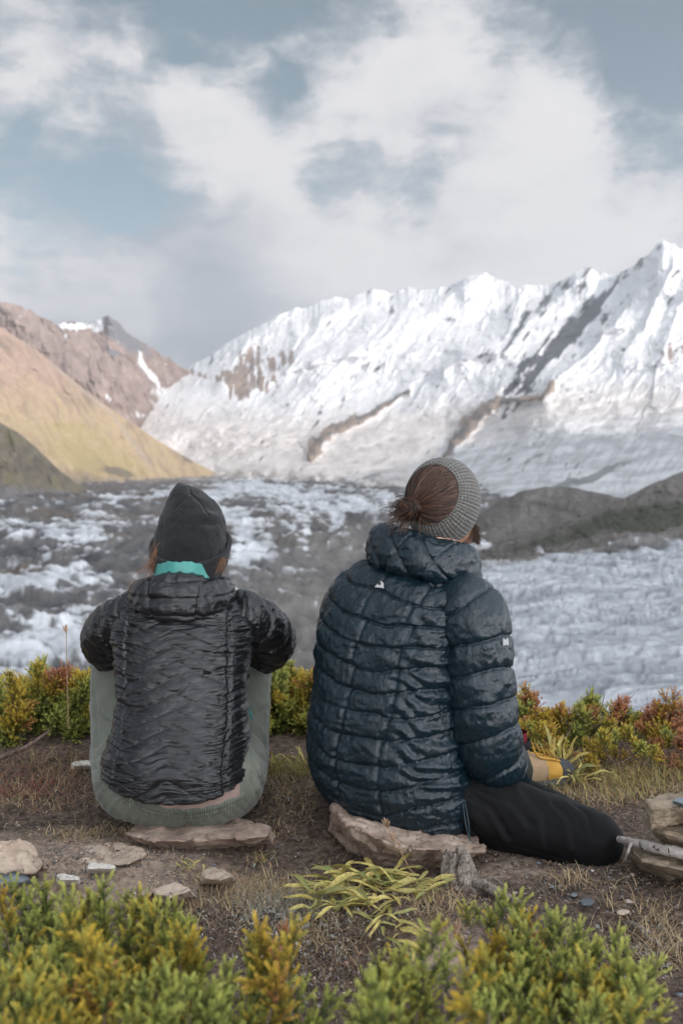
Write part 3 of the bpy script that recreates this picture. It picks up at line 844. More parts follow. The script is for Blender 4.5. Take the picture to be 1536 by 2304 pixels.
# ------------------------------------------------------------------ cloth, skin, hair materials
def fabric(name, colr, rough=.5, spec=.5, fine=90.0, stretch=(1, 1, 1), bump_s=.25, bump_d=.004, sheen=.0, var=.15, weave=0.0):
    m, nt, b = material(name)
    tcn = nt.n('ShaderNodeTexCoord'); p = tcn.outputs['Object']
    n = nt.noise(p, 14, 4, .6)
    c = nt.mix(nt.ramp(n, .3, .7), tuple(v * (1 - var) for v in colr), tuple(v * (1 + var) for v in colr))
    nt.link(c, b.inputs['Base Color'])
    b.inputs['Roughness'].default_value = rough
    b.inputs['Specular IOR Level'].default_value = spec
    b.inputs['Sheen Weight'].default_value = sheen
    b.inputs['Sheen Roughness'].default_value = .4
    h = nt.noise(nt.scalevec(p, stretch), fine, 5, .6, .6)
    if weave:
        wv = nt.noise(p, 900, 2, .5)
        h = nt.math('ADD', h, nt.math('MULTIPLY', wv, weave))
    bump(nt, b, h, bump_s, bump_d)
    return m

M_JACKET_GREY = fabric('charcoal_quilted_nylon', (.0105, .0110, .0128), .24, .55, 60, (1, 1, 4.0), .35, .006, 0, .12)
M_JACKET_TEAL = fabric('dark_teal_ripstop', (.0042, .0150, .0225), .33, .5, 50, (1.6, 1.6, 1.0), .5, .007, 0, .12)
M_TEAL_LINING = fabric('turquoise_lining', (.065, .29, .255), .45, .4, 60, (1, 1, 1), .35, .005)
M_TROUSER_GREEN = fabric('grey_green_trouser_cloth', (.150, .160, .130), .8, .25, 40, (1, 1, 1), .15, .003, .25, .10, .25)
M_TROUSER_BLACK = fabric('black_stretch_cloth', (.0050, .0050, .0056), .72, .2, 40, (1, 1, 1), .12, .003, .02, .15, .2)
M_SHIRT = fabric('dusty_pink_shirt', (.33, .24, .21), .85, .2, 60, (1, 1, 1), .2, .003)
M_REFLECT = fabric('silver_print', (.42, .42, .42), .4, .5, 60, (1, 1, 1), .05, .001)
M_ZIP = fabric('dark_turquoise_cord', (.01, .10, .095), .5, .4)
M_CORD = fabric('blue_grey_cord', (.035, .06, .075), .5, .4)
M_METAL = fabric('cord_end_grey', (.25, .27, .28), .35, .5)

def knit(name, c0, c1, scale, rough=.9, fleck=0.0):
    m, nt, b = material(name)
    uv = nt.n('ShaderNodeAttribute', attribute_name='knit_uv')
    sp = nt.n('ShaderNodeSeparateXYZ'); nt.link(uv.outputs['Vector'], sp.inputs[0])
    u = nt.math('MULTIPLY', sp.outputs[0], scale); v = nt.math('MULTIPLY', sp.outputs[1], scale)
    rib = nt.math('ABSOLUTE', nt.math('SINE', nt.math('MULTIPLY', u, math.pi)))
    chev = nt.math('ABSOLUTE', nt.math('SINE', nt.math('MULTIPLY', nt.math('ADD', v, nt.math('MULTIPLY', rib, .45)), math.pi)))
    h = nt.math('ADD', nt.math('MULTIPLY', rib, .6), nt.math('MULTIPLY', chev, .4))
    tcn = nt.n('ShaderNodeTexCoord')
    n = nt.noise(tcn.outputs['Object'], 420, 2, .5)
    fz = nt.ramp(n, .35, .7) if fleck else nt.ramp(n, .2, .8)
    c = nt.mix(fz, c0, c1)
    c = nt.mix(nt.ramp(h, .15, .75), tuple(x * .45 for x in c0), c)
    nt.link(c, b.inputs['Base Color'])
    b.inputs['Roughness'].default_value = rough
    b.inputs['Specular IOR Level'].default_value = .2
    b.inputs['Sheen Weight'].default_value = .15
    bump(nt, b, h, .8 if fleck else .35, .003)
    return m
M_BEANIE = knit('charcoal_fine_knit', (.014, .0145, .0155), (.026, .0265, .028), 640)
M_BAND = knit('grey_fleck_knit', (.075, .070, .062), (.26, .25, .235), 62, fleck=1)

def skin_material():
    m, nt, b = material('skin')
    tcn = nt.n('ShaderNodeTexCoord')
    n = nt.noise(tcn.outputs['Object'], 40, 4, .6)
    nt.link(nt.mix(n, (.42, .22, .15), (.55, .31, .22)), b.inputs['Base Color'])
    b.inputs['Roughness'].default_value = .5
    b.inputs['Subsurface Weight'].default_value = .08
    b.inputs['Subsurface Radius'].default_value = (.01, .004, .002)
    bump(nt, b, nt.noise(tcn.outputs['Object'], 300, 3, .6), .15, .001)
    return m
M_SKIN = skin_material()

def hair_material(name, c0, c1):
    m, nt, b = material(name)
    a = attr(nt, 'strand')
    nt.link(nt.mix(a.outputs['Fac'], c0, c1), b.inputs['Base Color'])
    b.inputs['Roughness'].default_value = .38
    b.inputs['Specular IOR Level'].default_value = .5
    return m
M_HAIR_BROWN = hair_material('brown_hair', (.010, .0055, .004), (.20, .095, .055))
M_HAIR_GINGER = hair_material('ginger_hair', (.16, .075, .04), (.38, .21, .12))
M_BEARD = hair_material('brown_beard', (.03, .014, .008), (.12, .055, .028))

def strands(name, paths, mat, parent, r=.0006, nu=3):
    """paths: list of [k,3] arrays; thin tapered tubes joined as one head of hair"""
    vs, fs, at_, off = [], [], [], 0
    for p in paths:
        p = np.asarray(p); k = len(p)
        T, X, Y = frames(p)
        rr = r * np.linspace(1, .35, k)
        th = np.arange(nu) * 2 * np.pi / nu
        P = p[:, None] + rr[:, None, None] * (X[:, None] * np.cos(th)[None, :, None] + Y[:, None] * np.sin(th)[None, :, None])
        vs.append(P.reshape(-1, 3)); fs.append(grid_faces(k, nu, True) + off); off += k * nu
        at_.append(np.full(k * nu, rng.random() ** 2.2))
    return mesh_obj(name, np.concatenate(vs), np.concatenate(fs), mat, parent, attrs={'strand': np.concatenate(at_)})

def hand_parts(wrist, fwd, up, side, s=1.0):
    """a relaxed hand: palm, four bent fingers, thumb from the side of the palm"""
    wrist, fwd, up = (np.asarray(a, float) for a in (wrist, fwd, up))
    fwd /= np.linalg.norm(fwd); up = up - fwd * up.dot(fwd); up /= np.linalg.norm(up)
    lat = np.cross(fwd, up) * side
    parts = [tube([wrist, wrist + fwd * .03 * s, wrist + fwd * .085 * s], [.027 * s, .032 * s, .036 * s], 12)]
    for k, (o, l) in enumerate(((-.030, .070), (-.010, .080), (.010, .075), (.029, .058))):
        b0 = wrist + fwd * .085 * s + lat * o * s
        p = [b0, b0 + fwd * l * .45 * s - up * .006, b0 + fwd * l * .75 * s - up * .022 * s, b0 + fwd * l * .85 * s - up * .045 * s]
        parts.append(tube(p, [.0098 * s, .0095 * s, .009 * s, .008 * s], 8, 10))
    t0 = wrist + fwd * .03 * s - lat * .028 * s
    parts.append(tube([t0, t0 + (fwd * .6 - lat * .7) * .04 * s, t0 + (fwd * .9 - lat * .45 - up * .2) * .068 * s], [.013 * s, .0115 * s, .009 * s], 8, 8))
    return parts

def head_parts(c, F, U, s=1.0):
    """skull, jaw, nose, brow, ears, neck root; F faces forward, U up"""
    c, F, U = (np.asarray(a, float) for a in (c, F, U))
    F = F / np.linalg.norm(F); U = U - F * U.dot(F); U /= np.linalg.norm(U); R = np.cross(F, U)
    ps = [ellipsoid(c, np.array([R * .074, F * .094, U * .098]) * s),
          ellipsoid(c + (F * .030 - U * .055) * s, np.array([R * .058, F * .060, U * .062]) * s),
          tube([c + (F * .085 - U * .075) * s, c + (F * .070 - U * .095) * s], [.022 * s, .026 * s], 10),
          tube([c + (F * .088 + U * .010) * s, c + (F * .108 - U * .032) * s], [.008 * s, .013 * s], 10),
          tube([c + (F * .080 + U * .022 - R * .035) * s, c + (F * .092 + U * .022) * s, c + (F * .080 + U * .022 + R * .035) * s], [.011 * s] * 3, 10),
          tube([c + (F * .092 - U * .058 - R * .018) * s, c + (F * .098 - U * .058) * s, c + (F * .092 - U * .058 + R * .018) * s], [.006 * s, .008 * s, .006 * s], 8)]
    for sd in (-1, 1):
        ps.append(ellipsoid(c + (R * .077 * sd - F * .005 - U * .012) * s, np.array([R * .010, F * .018, U * .030]) * s, 12, 10))
    return ps, F, U, R

def eyes(c, F, U, R, parent, s=1.0):
    m, nt, b = material('eye'); b.inputs['Base Color'].default_value = (.05, .035, .025, 1); b.inputs['Roughness'].default_value = .15
    for sd in (-1, 1):
        v, f = ellipsoid(c + (F * .079 + R * .031 * sd - U * .002) * s, np.diag([.012] * 3), 12, 10)
        mesh_obj('eye', v, f, m, parent)

def band_grid(profile, C, Xa, Ya, Z, nu, th0=0, th1=2 * np.pi):
    pass

def px2m(px, Y):
    return px * Y / FPX

# ------------------------------------------------------------------ the woman in the charcoal jacket
def build_woman():
    hc = V(427, 1205, 2.82)
    hp, F, U, R = head_parts(hc, (0.03, 1, -.12), (0, .12, 1), .98)
    sh_l, sh_r = V(300, 1395, 2.79), V(528, 1395, 2.79)
    el_l, el_r = V(222, 1440, 2.90), V(617, 1445, 2.90)
    wr_l, wr_r = V(360, 1478, 3.20), V(470, 1478, 3.20)
    body = hp + [tube([hc + np.array([0, -.03, -.06]), V(420, 1330, 2.75)], [.052, .055], 14),
                 tube([V(410, 1800, 2.66), V(410, 1650, 2.70), V(414, 1500, 2.74), V(416, 1420, 2.77), V(418, 1350, 2.78)], [.085, .085, .095, .09, .045], 20),
                 tube([sh_l, V(340, 1385, 2.78), V(418, 1370, 2.78), V(495, 1385, 2.78), sh_r], [.035, .04, .05, .04, .035], 12)]
    for a, b, c, sd in ((sh_l, el_l, wr_l, 1), (sh_r, el_r, wr_r, -1)):
        body += [tube([a, (a + b) / 2, b], [.048, .043, .038], 12), tube([b, (b + c) / 2, c], [.038, .034, .025], 12)]
        body += hand_parts(c, np.array([sd * .8, .35, -.1]), (0, .3, 1), sd, .9)
    for sx in (-1, 1):
        hip = V(410 + sx * 80, 1765, 2.64); kn = V(408 + sx * 146, 1510, 3.06); an = V(408 + sx * 120, 1648, 3.32)
        body += [tube([hip, (hip + kn) / 2, kn], [.065, .06, .05], 14), tube([kn, (kn + an) / 2, an], [.05, .045, .035], 12),
                 tube([an, an + np.array([0, .05, -.07]), an + np.array([0, .17, -.08])], [.035, .035, .028], 10)]
    person = fuse('person', body, .0065, M_SKIN, None, 4)
    tag(person, 'seated person in charcoal beanie, charcoal quilted jacket and grey green trousers hugging the knees', 'person')
    eyes(hc, F, U, R, person, .98)

    # --- trousers
    tr = [tube([V(298, 1755, 2.59), V(350, 1768, 2.565), V(410, 1770, 2.56), V(465, 1768, 2.565), V(506, 1755, 2.59)], [.102, .106, .106, .106, .102], 24)]
    for sx in (-1, 1):
        hip = V(404 + sx * 103, 1757, 2.60); md = V(406 + sx * 133, 1640, 2.86); kn = V(408 + sx * 147, 1512, 3.06); an = V(408 + sx * 120, 1650, 3.34)
        tr += [tube([hip, V(405 + sx * 122, 1710, 2.74), md, kn], [.105, .097, .087, .078], 20), tube([kn, (kn + an) / 2 + np.array([0, .02, 0]), an], [.078, .070, .055], 16)]
    gc = V(410, 1800, 2.45)
    def trouser_folds(P, N):
        d = .0040 * fbm(P / .05, 3, 301)
        k = FPX / P[:, 1]
        px = CX + P[:, 0] * k; py = HORIZON + (EYE - P[:, 2]) * k          # rough place in the picture
        back_ = sstep(-.2, -.55, N[:, 1])
        low = sstep(1838, 1856, py + 40 * ((px - 414) / 140) ** 2)
        u = np.arctan2(px - 412, py - 1600)
        d += low * .0042 * (np.abs(np.sin(u * 46 + 3 * vnoise(P * 11, 5))) - .5) * back_
        # creases that run from the hip fold over the thigh, and down the outside of the leg
        for pts, wd, am in (([(210, 1690), (235, 1655), (275, 1640)], 7, .007), ([(208, 1720), (240, 1680), (270, 1672)], 6, .007), ([(212, 1600), (240, 1625), (275, 1632)], 9, .004),
                            ([(222, 1740), (240, 1700), (246, 1650)], 5, .008), ([(214, 1790), (225, 1750), (240, 1735)], 6, .006), ([(206, 1560), (212, 1640), (206, 1740), (225, 1800)], 3, .004),
                            ([(600, 1690), (575, 1655), (545, 1630)], 7, .007), ([(596, 1725), (572, 1700), (552, 1660)], 6, .008), ([(590, 1780), (575, 1745), (560, 1700)], 6, .007),
                            ([(598, 1600), (570, 1615), (548, 1600)], 9, .004), ([(603, 1540), (600, 1640), (592, 1740), (570, 1810)], 3, .004), ([(585, 1830), (570, 1790), (562, 1750)], 5, .005)):
            sd, par = polyline_dist(px, py, pts)
            d += 1.7 * am * (np.exp(-((sd - wd) / wd) ** 2) * .7 - np.exp(-(sd / (wd * .7)) ** 2)) * sstep(.1, -.3, N[:, 1])
        cleft = np.exp(-((px - 412) / 9) ** 2) * back_ * sstep(1840, 1860, py)
        return P + N * (d - .008 * cleft)[:, None]
    trousers = fuse('trousers', tr, .006, M_TROUSER_GREEN, person, 10, trouser_folds)
    # waistband and shirt hem laid on the lower back
    from mathutils.bvhtree import BVHTree
    me = trousers.data
    bvh = BVHTree.FromPolygons([v.co for v in me.vertices], [tuple(p.vertices) for p in me.polygons])
    def back_patch(px0, px1, lo, hi, n, m_, off):
        """grid over the back of the hips between two picture rows lo(px), hi(px)"""
        P = np.zeros((m_, n, 3))
        for i, px in enumerate(np.linspace(px0, px1, n)):
            for k, t in enumerate(np.linspace(0, 1, m_)):
                py = lo(px) + (hi(px) - lo(px)) * t
                d = direction(px, py)
                h = bvh.ray_cast(Vector((0, 0, EYE)), d.normalized())
                q = np.array(h[0]) if h[0] is not None else V(px, py, 2.47)
                P[k, i] = q + np.array([0, -1, .15]) * off(i / (n - 1), t)
        return P
    arc = lambda px: ((px - 414) / 140.0) ** 2
    n_ = 300
    gath = np.abs(np.sin(np.linspace(0, 62 * math.pi, n_) + 1.5 * np.sin(np.linspace(0, 40, n_))))
    P = back_patch(275, 552, lambda px: 1848 - 40 * arc(px), lambda px: 1818 - 40 * arc(px), n_, 22,
                   lambda u, t: .0015 + (.0050 + .0055 * gath[int(u * (n_ - 1))]) * math.sin(math.pi * t) ** .6 - .004 * math.exp(-((t - .5) / .07) ** 2))
    mesh_obj('waistband', P.reshape(-1, 3), grid_faces(22, n_), M_TROUSER_GREEN, trousers)
    P = back_patch(290, 540, lambda px: 1826 - 40 * arc(px), lambda px: 1775 - 40 * arc(px), 90, 14, lambda u, t: .004 + .0015 * math.sin(u * 40 + 3 * t))
    mesh_obj('shirt', P.reshape(-1, 3), grid_faces(14, 90), M_SHIRT, person)
    # boots
    for sx in (-1, 1):
        an = V(408 + sx * 120, 1650, 3.34); fwd = np.array([sx * .12, 1, 0]); fwd /= np.linalg.norm(fwd)
        v, f = join([tube([an + [0, 0, .03], an + [0, 0, -.05]], [.05, .05], 16), tube([an - fwd * .05 + [0, 0, -.062], an + fwd * .07 + [0, 0, -.066], an + fwd * .19 + [0, 0, -.07]], [.042, .046, .038], 16)])
        mesh_obj('boot', v, f, M_TROUSER_BLACK, person)

    # --- jacket
    rows = [(300, 512, 1748, 2.580, .146), (268, 538, 1754, 2.580, .156), (248, 552, 1744, 2.585, .162), (240, 560, 1726, 2.59, .166), (239, 561, 1700, 2.60, .168),
            (249, 557, 1665, 2.62, .162), (265, 552, 1605, 2.655, .150), (268, 555, 1540, 2.685, .142),
            (262, 562, 1468, 2.715, .138), (258, 568, 1420, 2.735, .134), (266, 560, 1385, 2.75, .124), (292, 535, 1350, 2.765, .105), (335, 500, 1318, 2.78, .080), (368, 470, 1295, 2.785, .062)]
    secs = []
    for L, Rr, py, Y, b in rows:
        c = V((L + Rr) / 2, py, Y)
        secs.append((c, np.array([px2m((Rr - L) / 2, Y), 0, 0]), np.array([0, b, .0])))
    nu, nv = 440, 320
    P, th = loft(secs, nu, nv, 2.35)
    N = grid_normals(P)
    x = P[..., 0] - P[..., 0].mean(1, keepdims=True); z = P[..., 2]
    ax = np.abs(x)
    front = np.sin(th)[None] > .15
    wob = .004 * vnoise(np.stack([x * 14, z * 14, P[..., 1] * 5], -1), 311)
    t1 = (z + .46 * ax + wob) / .0385
    t2 = (z - .30 * ax + wob + .012) / .052
    pan = sstep(.128, .140, ax)                       # side panels
    inner = puff(t1, .42) * (1 - .35 * sstep(.05, .12, ax) * seam(t2, .08))
    d = .0034 * (inner * (1 - pan) + puff((z + .1 * ax) / .036, .5) * pan)
    d -= .0026 * seam(t1, .028) * (1 - pan) + .0030 * seam(t2, .04) * sstep(.055, .09, ax) * (1 - pan)
    d -= .006 * np.exp(-((ax - .134) / .004) ** 2)
    q = np.stack([x / .105, z / .0105, np.sin(th)[None] * np.ones_like(x) * 1.5], -1)
    wr = fbm(q + np.stack([0 * x, 1.2 * vnoise(np.stack([x * 18, z * 10], -1), 7), 0 * x], -1), 4, 313, .5, ridged=True)
    wr2 = fbm(np.stack([x / .045, z / .0058, np.sin(th)[None] * np.ones_like(x) * 2 + 9], -1), 3, 314, .5, ridged=True)
    d += (.0046 + .0034 * sstep(.04, .13, ax)) * wr + (.0008 + .0010 * sstep(.04, .13, ax)) * wr2
    d += .006 * fbm(np.stack([x / .12, z / .035, 0 * x], -1), 3, 317)
    v01 = np.linspace(0, 1, nv)[:, None]
    hem = sstep(.0, .10, v01)
    P = P + N * (d * sstep(.02, .10, v01))[..., None]
    # hem drops in the middle of the back
    P[..., 2] -= (1 - sstep(0, .30, v01)) * (.010 * np.exp(-(x / .09) ** 2) * (np.sin(th)[None] < 0))
    jacket = surf('jacket', P, M_JACKET_GREY, person)
    # sleeves
    for sx in (-1, 1):
        cx = 424
        pts = [V(cx + sx * 100, 1376, 2.765), V(cx + sx * 145, 1396, 2.79), V(cx + sx * 178, 1419, 2.835), V(cx + sx * 192, 1444, 2.91), V(cx + sx * 165, 1472, 3.03), V(cx + sx * 100, 1484, 3.15), V(cx + sx * 45, 1486, 3.23)]
        rad = [.062, .065, .060, .057, .057, .050, .036]
        n_v, n_u = 230, 150
        path = catmull(pts, n_v); r = catmull(np.array(rad)[:, None], n_v)[:, 0]
        T, X, Yv = frames(path)
        th2 = np.linspace(0, 2 * np.pi, n_u, endpoint=False)
        dirn = X[:, None] * np.cos(th2)[None, :, None] + Yv[:, None] * np.sin(th2)[None, :, None]
        S = np.concatenate([[0], np.cumsum(np.linalg.norm(np.diff(path, axis=0), axis=1))])[:, None]
        base = path[:, None] + dirn * r[:, None, None]
        tt = (S + .025 * np.sin(th2 + 1.0)[None]) / .062
        dd = .0075 * puff(tt, .5) - .003 * seam(tt, .05) + .0065 * fbm(base / .045, 3, 321 + sx) + .0042 * fbm(base / np.array([.02, .03, .014]), 4, 331, ridged=True)
        Ps = base + dirn * dd[..., None]
        surf('sleeve', Ps, M_JACKET_GREY, jacket, close=True)
    # hood lying on the back
    build_hood(jacket, M_JACKET_GREY, V(414, 1318, 2.79), np.array([1., 0, 0]), np.array([0, 1., 0]),
               rx=.092, ry=.105, t_back=.052, h_back=.060, t_side=.036, h_side=.040, t_front=.02, h_front=.035, drop=.012, lift=.01, side_drop=.028, seams='panel')
    # turquoise lining showing along the hood's opening
    nu = 160
    th = np.linspace(np.pi * 1.0, np.pi * 2.0, nu)
    pr = np.linspace(0, 1, 14)[:, None]
    oc = V(416, 1297, 2.79)
    sag = np.abs(np.sin(th))[None] ** .8
    P = np.stack([oc[0] + (.090 - .012 * pr) * np.cos(th)[None], oc[1] + (.122 - .008 * pr + .002 * np.sin(th * 7 + 1)[None] * pr) * np.sin(th)[None],
                  oc[2] - .012 + pr * (.030 + .036 * sag) + (.0015 * np.sin(th * 9) + .001 * np.sin(th * 23 + 2))[None] * pr], -1)
    P2 = np.concatenate([P, P[::-1] + np.array([0, .004, 0])])
    mesh_obj('hood_lining', P2.reshape(-1, 3), grid_faces(28, nu), M_TEAL_LINING, jacket)
    # zipper pulls at the side pockets
    for px, py, sx in ((557, 1590, 1), (262, 1622, -1)):
        p = V(px, py, 2.66)
        v, f = join([tube([p, p + np.array([sx * .006, -.004, -.012])], [.0016, .0016], 6), tube([p + np.array([sx * .006, -.004, -.012]), p + np.array([sx * .012, -.006, -.030])], [.0032, .0038], 8)])
        mesh_obj('zipper_pull', v, f, M_ZIP, jacket)

    # --- beanie
    bs = []
    tau = math.radians(12)
    for cx, hw, py, fb in ((425, 78, 1262, 1.05), (426, 80, 1240, 1.05), (428, 81, 1212, 1.05), (431, 76, 1182, 1.04), (431, 66, 1153, 1.03), (427, 51, 1127, 1.0), (417, 31, 1105, 1.0), (408, 15, 1093, 1.0), (405, 4, 1087, 1.0)):
        a = px2m(hw, 2.82)
        bs.append((V(cx, py, 2.82), np.array([a, 0, 0]), np.array([0, a * fb * math.cos(tau), a * fb * math.sin(tau)])))
    P, th = loft(bs, 200, 130, 2.0)
    N = grid_normals(P)
    xx = P[..., 0] - hc[0]; zz = P[..., 2]; rear = sstep(.2, -.2, np.sin(th))[None]
    dm = V(468, 1182, 2.7); d2 = V(447, 1176, 2.7)
    d = -.010 * np.exp(-(((P[..., 0] - dm[0]) / .026) ** 2 + ((zz - dm[2]) / .009) ** 2)) * rear
    d += .006 * np.exp(-(((P[..., 0] - dm[0] + .005) / .03) ** 2 + ((zz - dm[2] - .022) / .012) ** 2)) * rear
    for ln in ([(405, 1090), (418, 1112), (385, 1150)], [(418, 1112), (445, 1135), (460, 1165)]):
        pts = [tuple(V(a, b, 2.7)[[0, 2]]) for a, b in ln]
        sd, _ = polyline_dist(P[..., 0], zz, pts)
        d -= .0035 * np.exp(-(sd / .0028) ** 2) * rear
    d += .006 * fbm(P / .045, 3, 341) + .0012 * fbm(P / np.array([.04, .04, .012]), 3, 342)
    P = P + N * d[..., None]
    kuv = np.stack([np.broadcast_to(th / (2 * np.pi) * .5, P.shape[:2]), np.broadcast_to(np.linspace(0, .3, 130)[:, None], P.shape[:2]), np.zeros(P.shape[:2])], -1).reshape(-1, 3)
    beanie = surf('beanie', P, M_BEANIE, person, close=True, attrs={'knit_uv': kuv})
    # turned-up cuff with a rolled upper edge
    tau = math.radians(25)
    prof = [(0, 80), (8, 85), (25, 89), (42, 91.5), (50, 93), (55, 91.5), (56, 87), (48, 81)]
    cs = []
    for dz, hw in prof:
        a = px2m(hw, 2.82)
        cs.append((V(427 + .04 * dz, 1276 - dz, 2.82), np.array([a, 0, 0]), np.array([0, a * 1.07 * math.cos(tau), a * 1.07 * math.sin(tau)])))
    P, th = loft(cs, 200, 50)
    N = grid_normals(P)
    P = P + N * (.0022 * fbm(P / .04, 3, 345))[..., None]
    kuv = np.stack([np.broadcast_to(th / (2 * np.pi) * .5, P.shape[:2]), np.broadcast_to(np.linspace(0, .1, 50)[:, None], P.shape[:2]), np.zeros(P.shape[:2])], -1).reshape(-1, 3)
    surf('cuff', P, M_BEANIE, beanie, attrs={'knit_uv': kuv})
    # hair: loose strands on both sides of the neck
    left, right = [], []
    for k in range(70):
        a = V(350 + rng.normal(0, 4), 1238 + rng.normal(0, 10), 2.77 + rng.normal(0, .02)); b = V(332 + rng.normal(0, 10), 1288 + rng.normal(0, 8), 2.74 + rng.normal(0, .02))
        left.append(catmull([a, (a + b) / 2 + np.array([.004, 0, .0]), b], 7))
    for k in range(26):
        a = V(500 + rng.normal(0, 5), 1262 + rng.normal(0, 6), 2.73 + rng.normal(0, .01)); b = V(495 + rng.normal(0, 9), 1290 + rng.normal(0, 4), 2.73)
        right.append(catmull([a, (a + b) / 2 + rng.normal(0, .004, 3), b], 6))
    for k in range(14):
        a = V(342 + rng.normal(0, 4), 1262 + rng.normal(0, 8), 2.74); e = V(300 + rng.normal(0, 12), 1308 + rng.normal(0, 14), 2.68)
        if k > 8: a = V(500, 1262 + rng.normal(0, 5), 2.73); e = V(520 + rng.normal(0, 8), 1262 + rng.normal(0, 14), 2.72)
        (right if k > 8 else left).append(catmull([a, (a + e) / 2 + rng.normal(0, .008, 3), e], 9))
    strands('hair', left, M_HAIR_GINGER, person, .0007)
    strands('hair', right, M_HAIR_GINGER, person, .0007)
    return person

def build_hood(parent, mat, c, Rv, Fv, rx, ry, t_back, h_back, t_side, h_side, t_front, h_front, drop, lift, side_drop=0., roll=0., seams='', seed=351):
    """a hood resting round the neck: a ring whose cross-section swells at the back"""
    nt_, nu = 260, 110
    th = np.linspace(0, 2 * np.pi, nt_, endpoint=False)      # 0 = right, pi/2 = front, 3pi/2 = back
    s = np.sin(th); bk = np.clip(-s, 0, 1); fr = np.clip(s, 0, 1); sd = 1 - np.maximum(bk, fr) ** 1.5
    bw = bk ** 1.3; fw = fr ** 1.3; sw = np.clip(1 - bw - fw, 0, 1)
    tr = t_back * bw + t_front * fw + t_side * sw
    hh = h_back * bw + h_front * fw + h_side * sw
    Z = np.array([0, 0, 1.0])
    rad = Rv * np.cos(th)[:, None] * 1.0 + Fv * s[:, None]
    C = c + Rv * (rx * np.cos(th))[:, None] + Fv * (ry * s)[:, None] + Z * (-drop * bw + lift * fw - side_drop * sw - roll * np.cos(th))[:, None]
    C = C + rad * (tr * .55)[:, None]
    ph = np.linspace(0, 2 * np.pi, nu, endpoint=False)
    cp, sp = np.cos(ph), np.sin(ph)
    ce = np.sign(cp) * np.abs(cp) ** .9; se = np.sign(sp) * np.abs(sp) ** .8
    lean = .25 * bw                                              # the back leans outwards at the bottom
    P = C[:, None] + rad[:, None] * (tr[:, None] * ce[None] - (hh * lean)[:, None] * se[None])[..., None] + Z * (hh[:, None] * se[None])[..., None]
    n = rad[:, None] * ce[None, :, None] + Z * se[None, :, None]
    n /= np.linalg.norm(n, axis=-1, keepdims=True)
    arc = (th * (rx + .05))[:, None]
    zz = P[..., 2]
    d = .007 * fbm(P / .05, 3, seed) + .0045 * fbm(P / np.array([.030, .030, .020]), 3, seed + 3, ridged=True)
    if seams == 'panel':
        xr = (P - c) @ Rv
        for xs in (-.068, .068):
            d -= .006 * np.exp(-((xr - xs - .15 * (zz - c[2]) * np.sign(xs)) / .004) ** 2) * (bw > .05)[:, None]
        d += .006 * puff((zz - c[2] + .012) / .046, .5) * bw[:, None] - .005 * seam((zz - c[2] + .012) / .046, .06) * bw[:, None]
    else:
        tq = ((P - c) @ Rv + .7 * (zz - c[2])) / .075
        tq2 = ((P - c) @ Rv - .8 * (zz - c[2]) + .02) / .11
        d += .006 * puff(tq, .5) - .005 * seam(tq, .04) - .005 * seam(tq2, .03)
    P = P + n * d[..., None]
    return surf('hood', P, mat, parent, wrap_v=True)

build_woman()

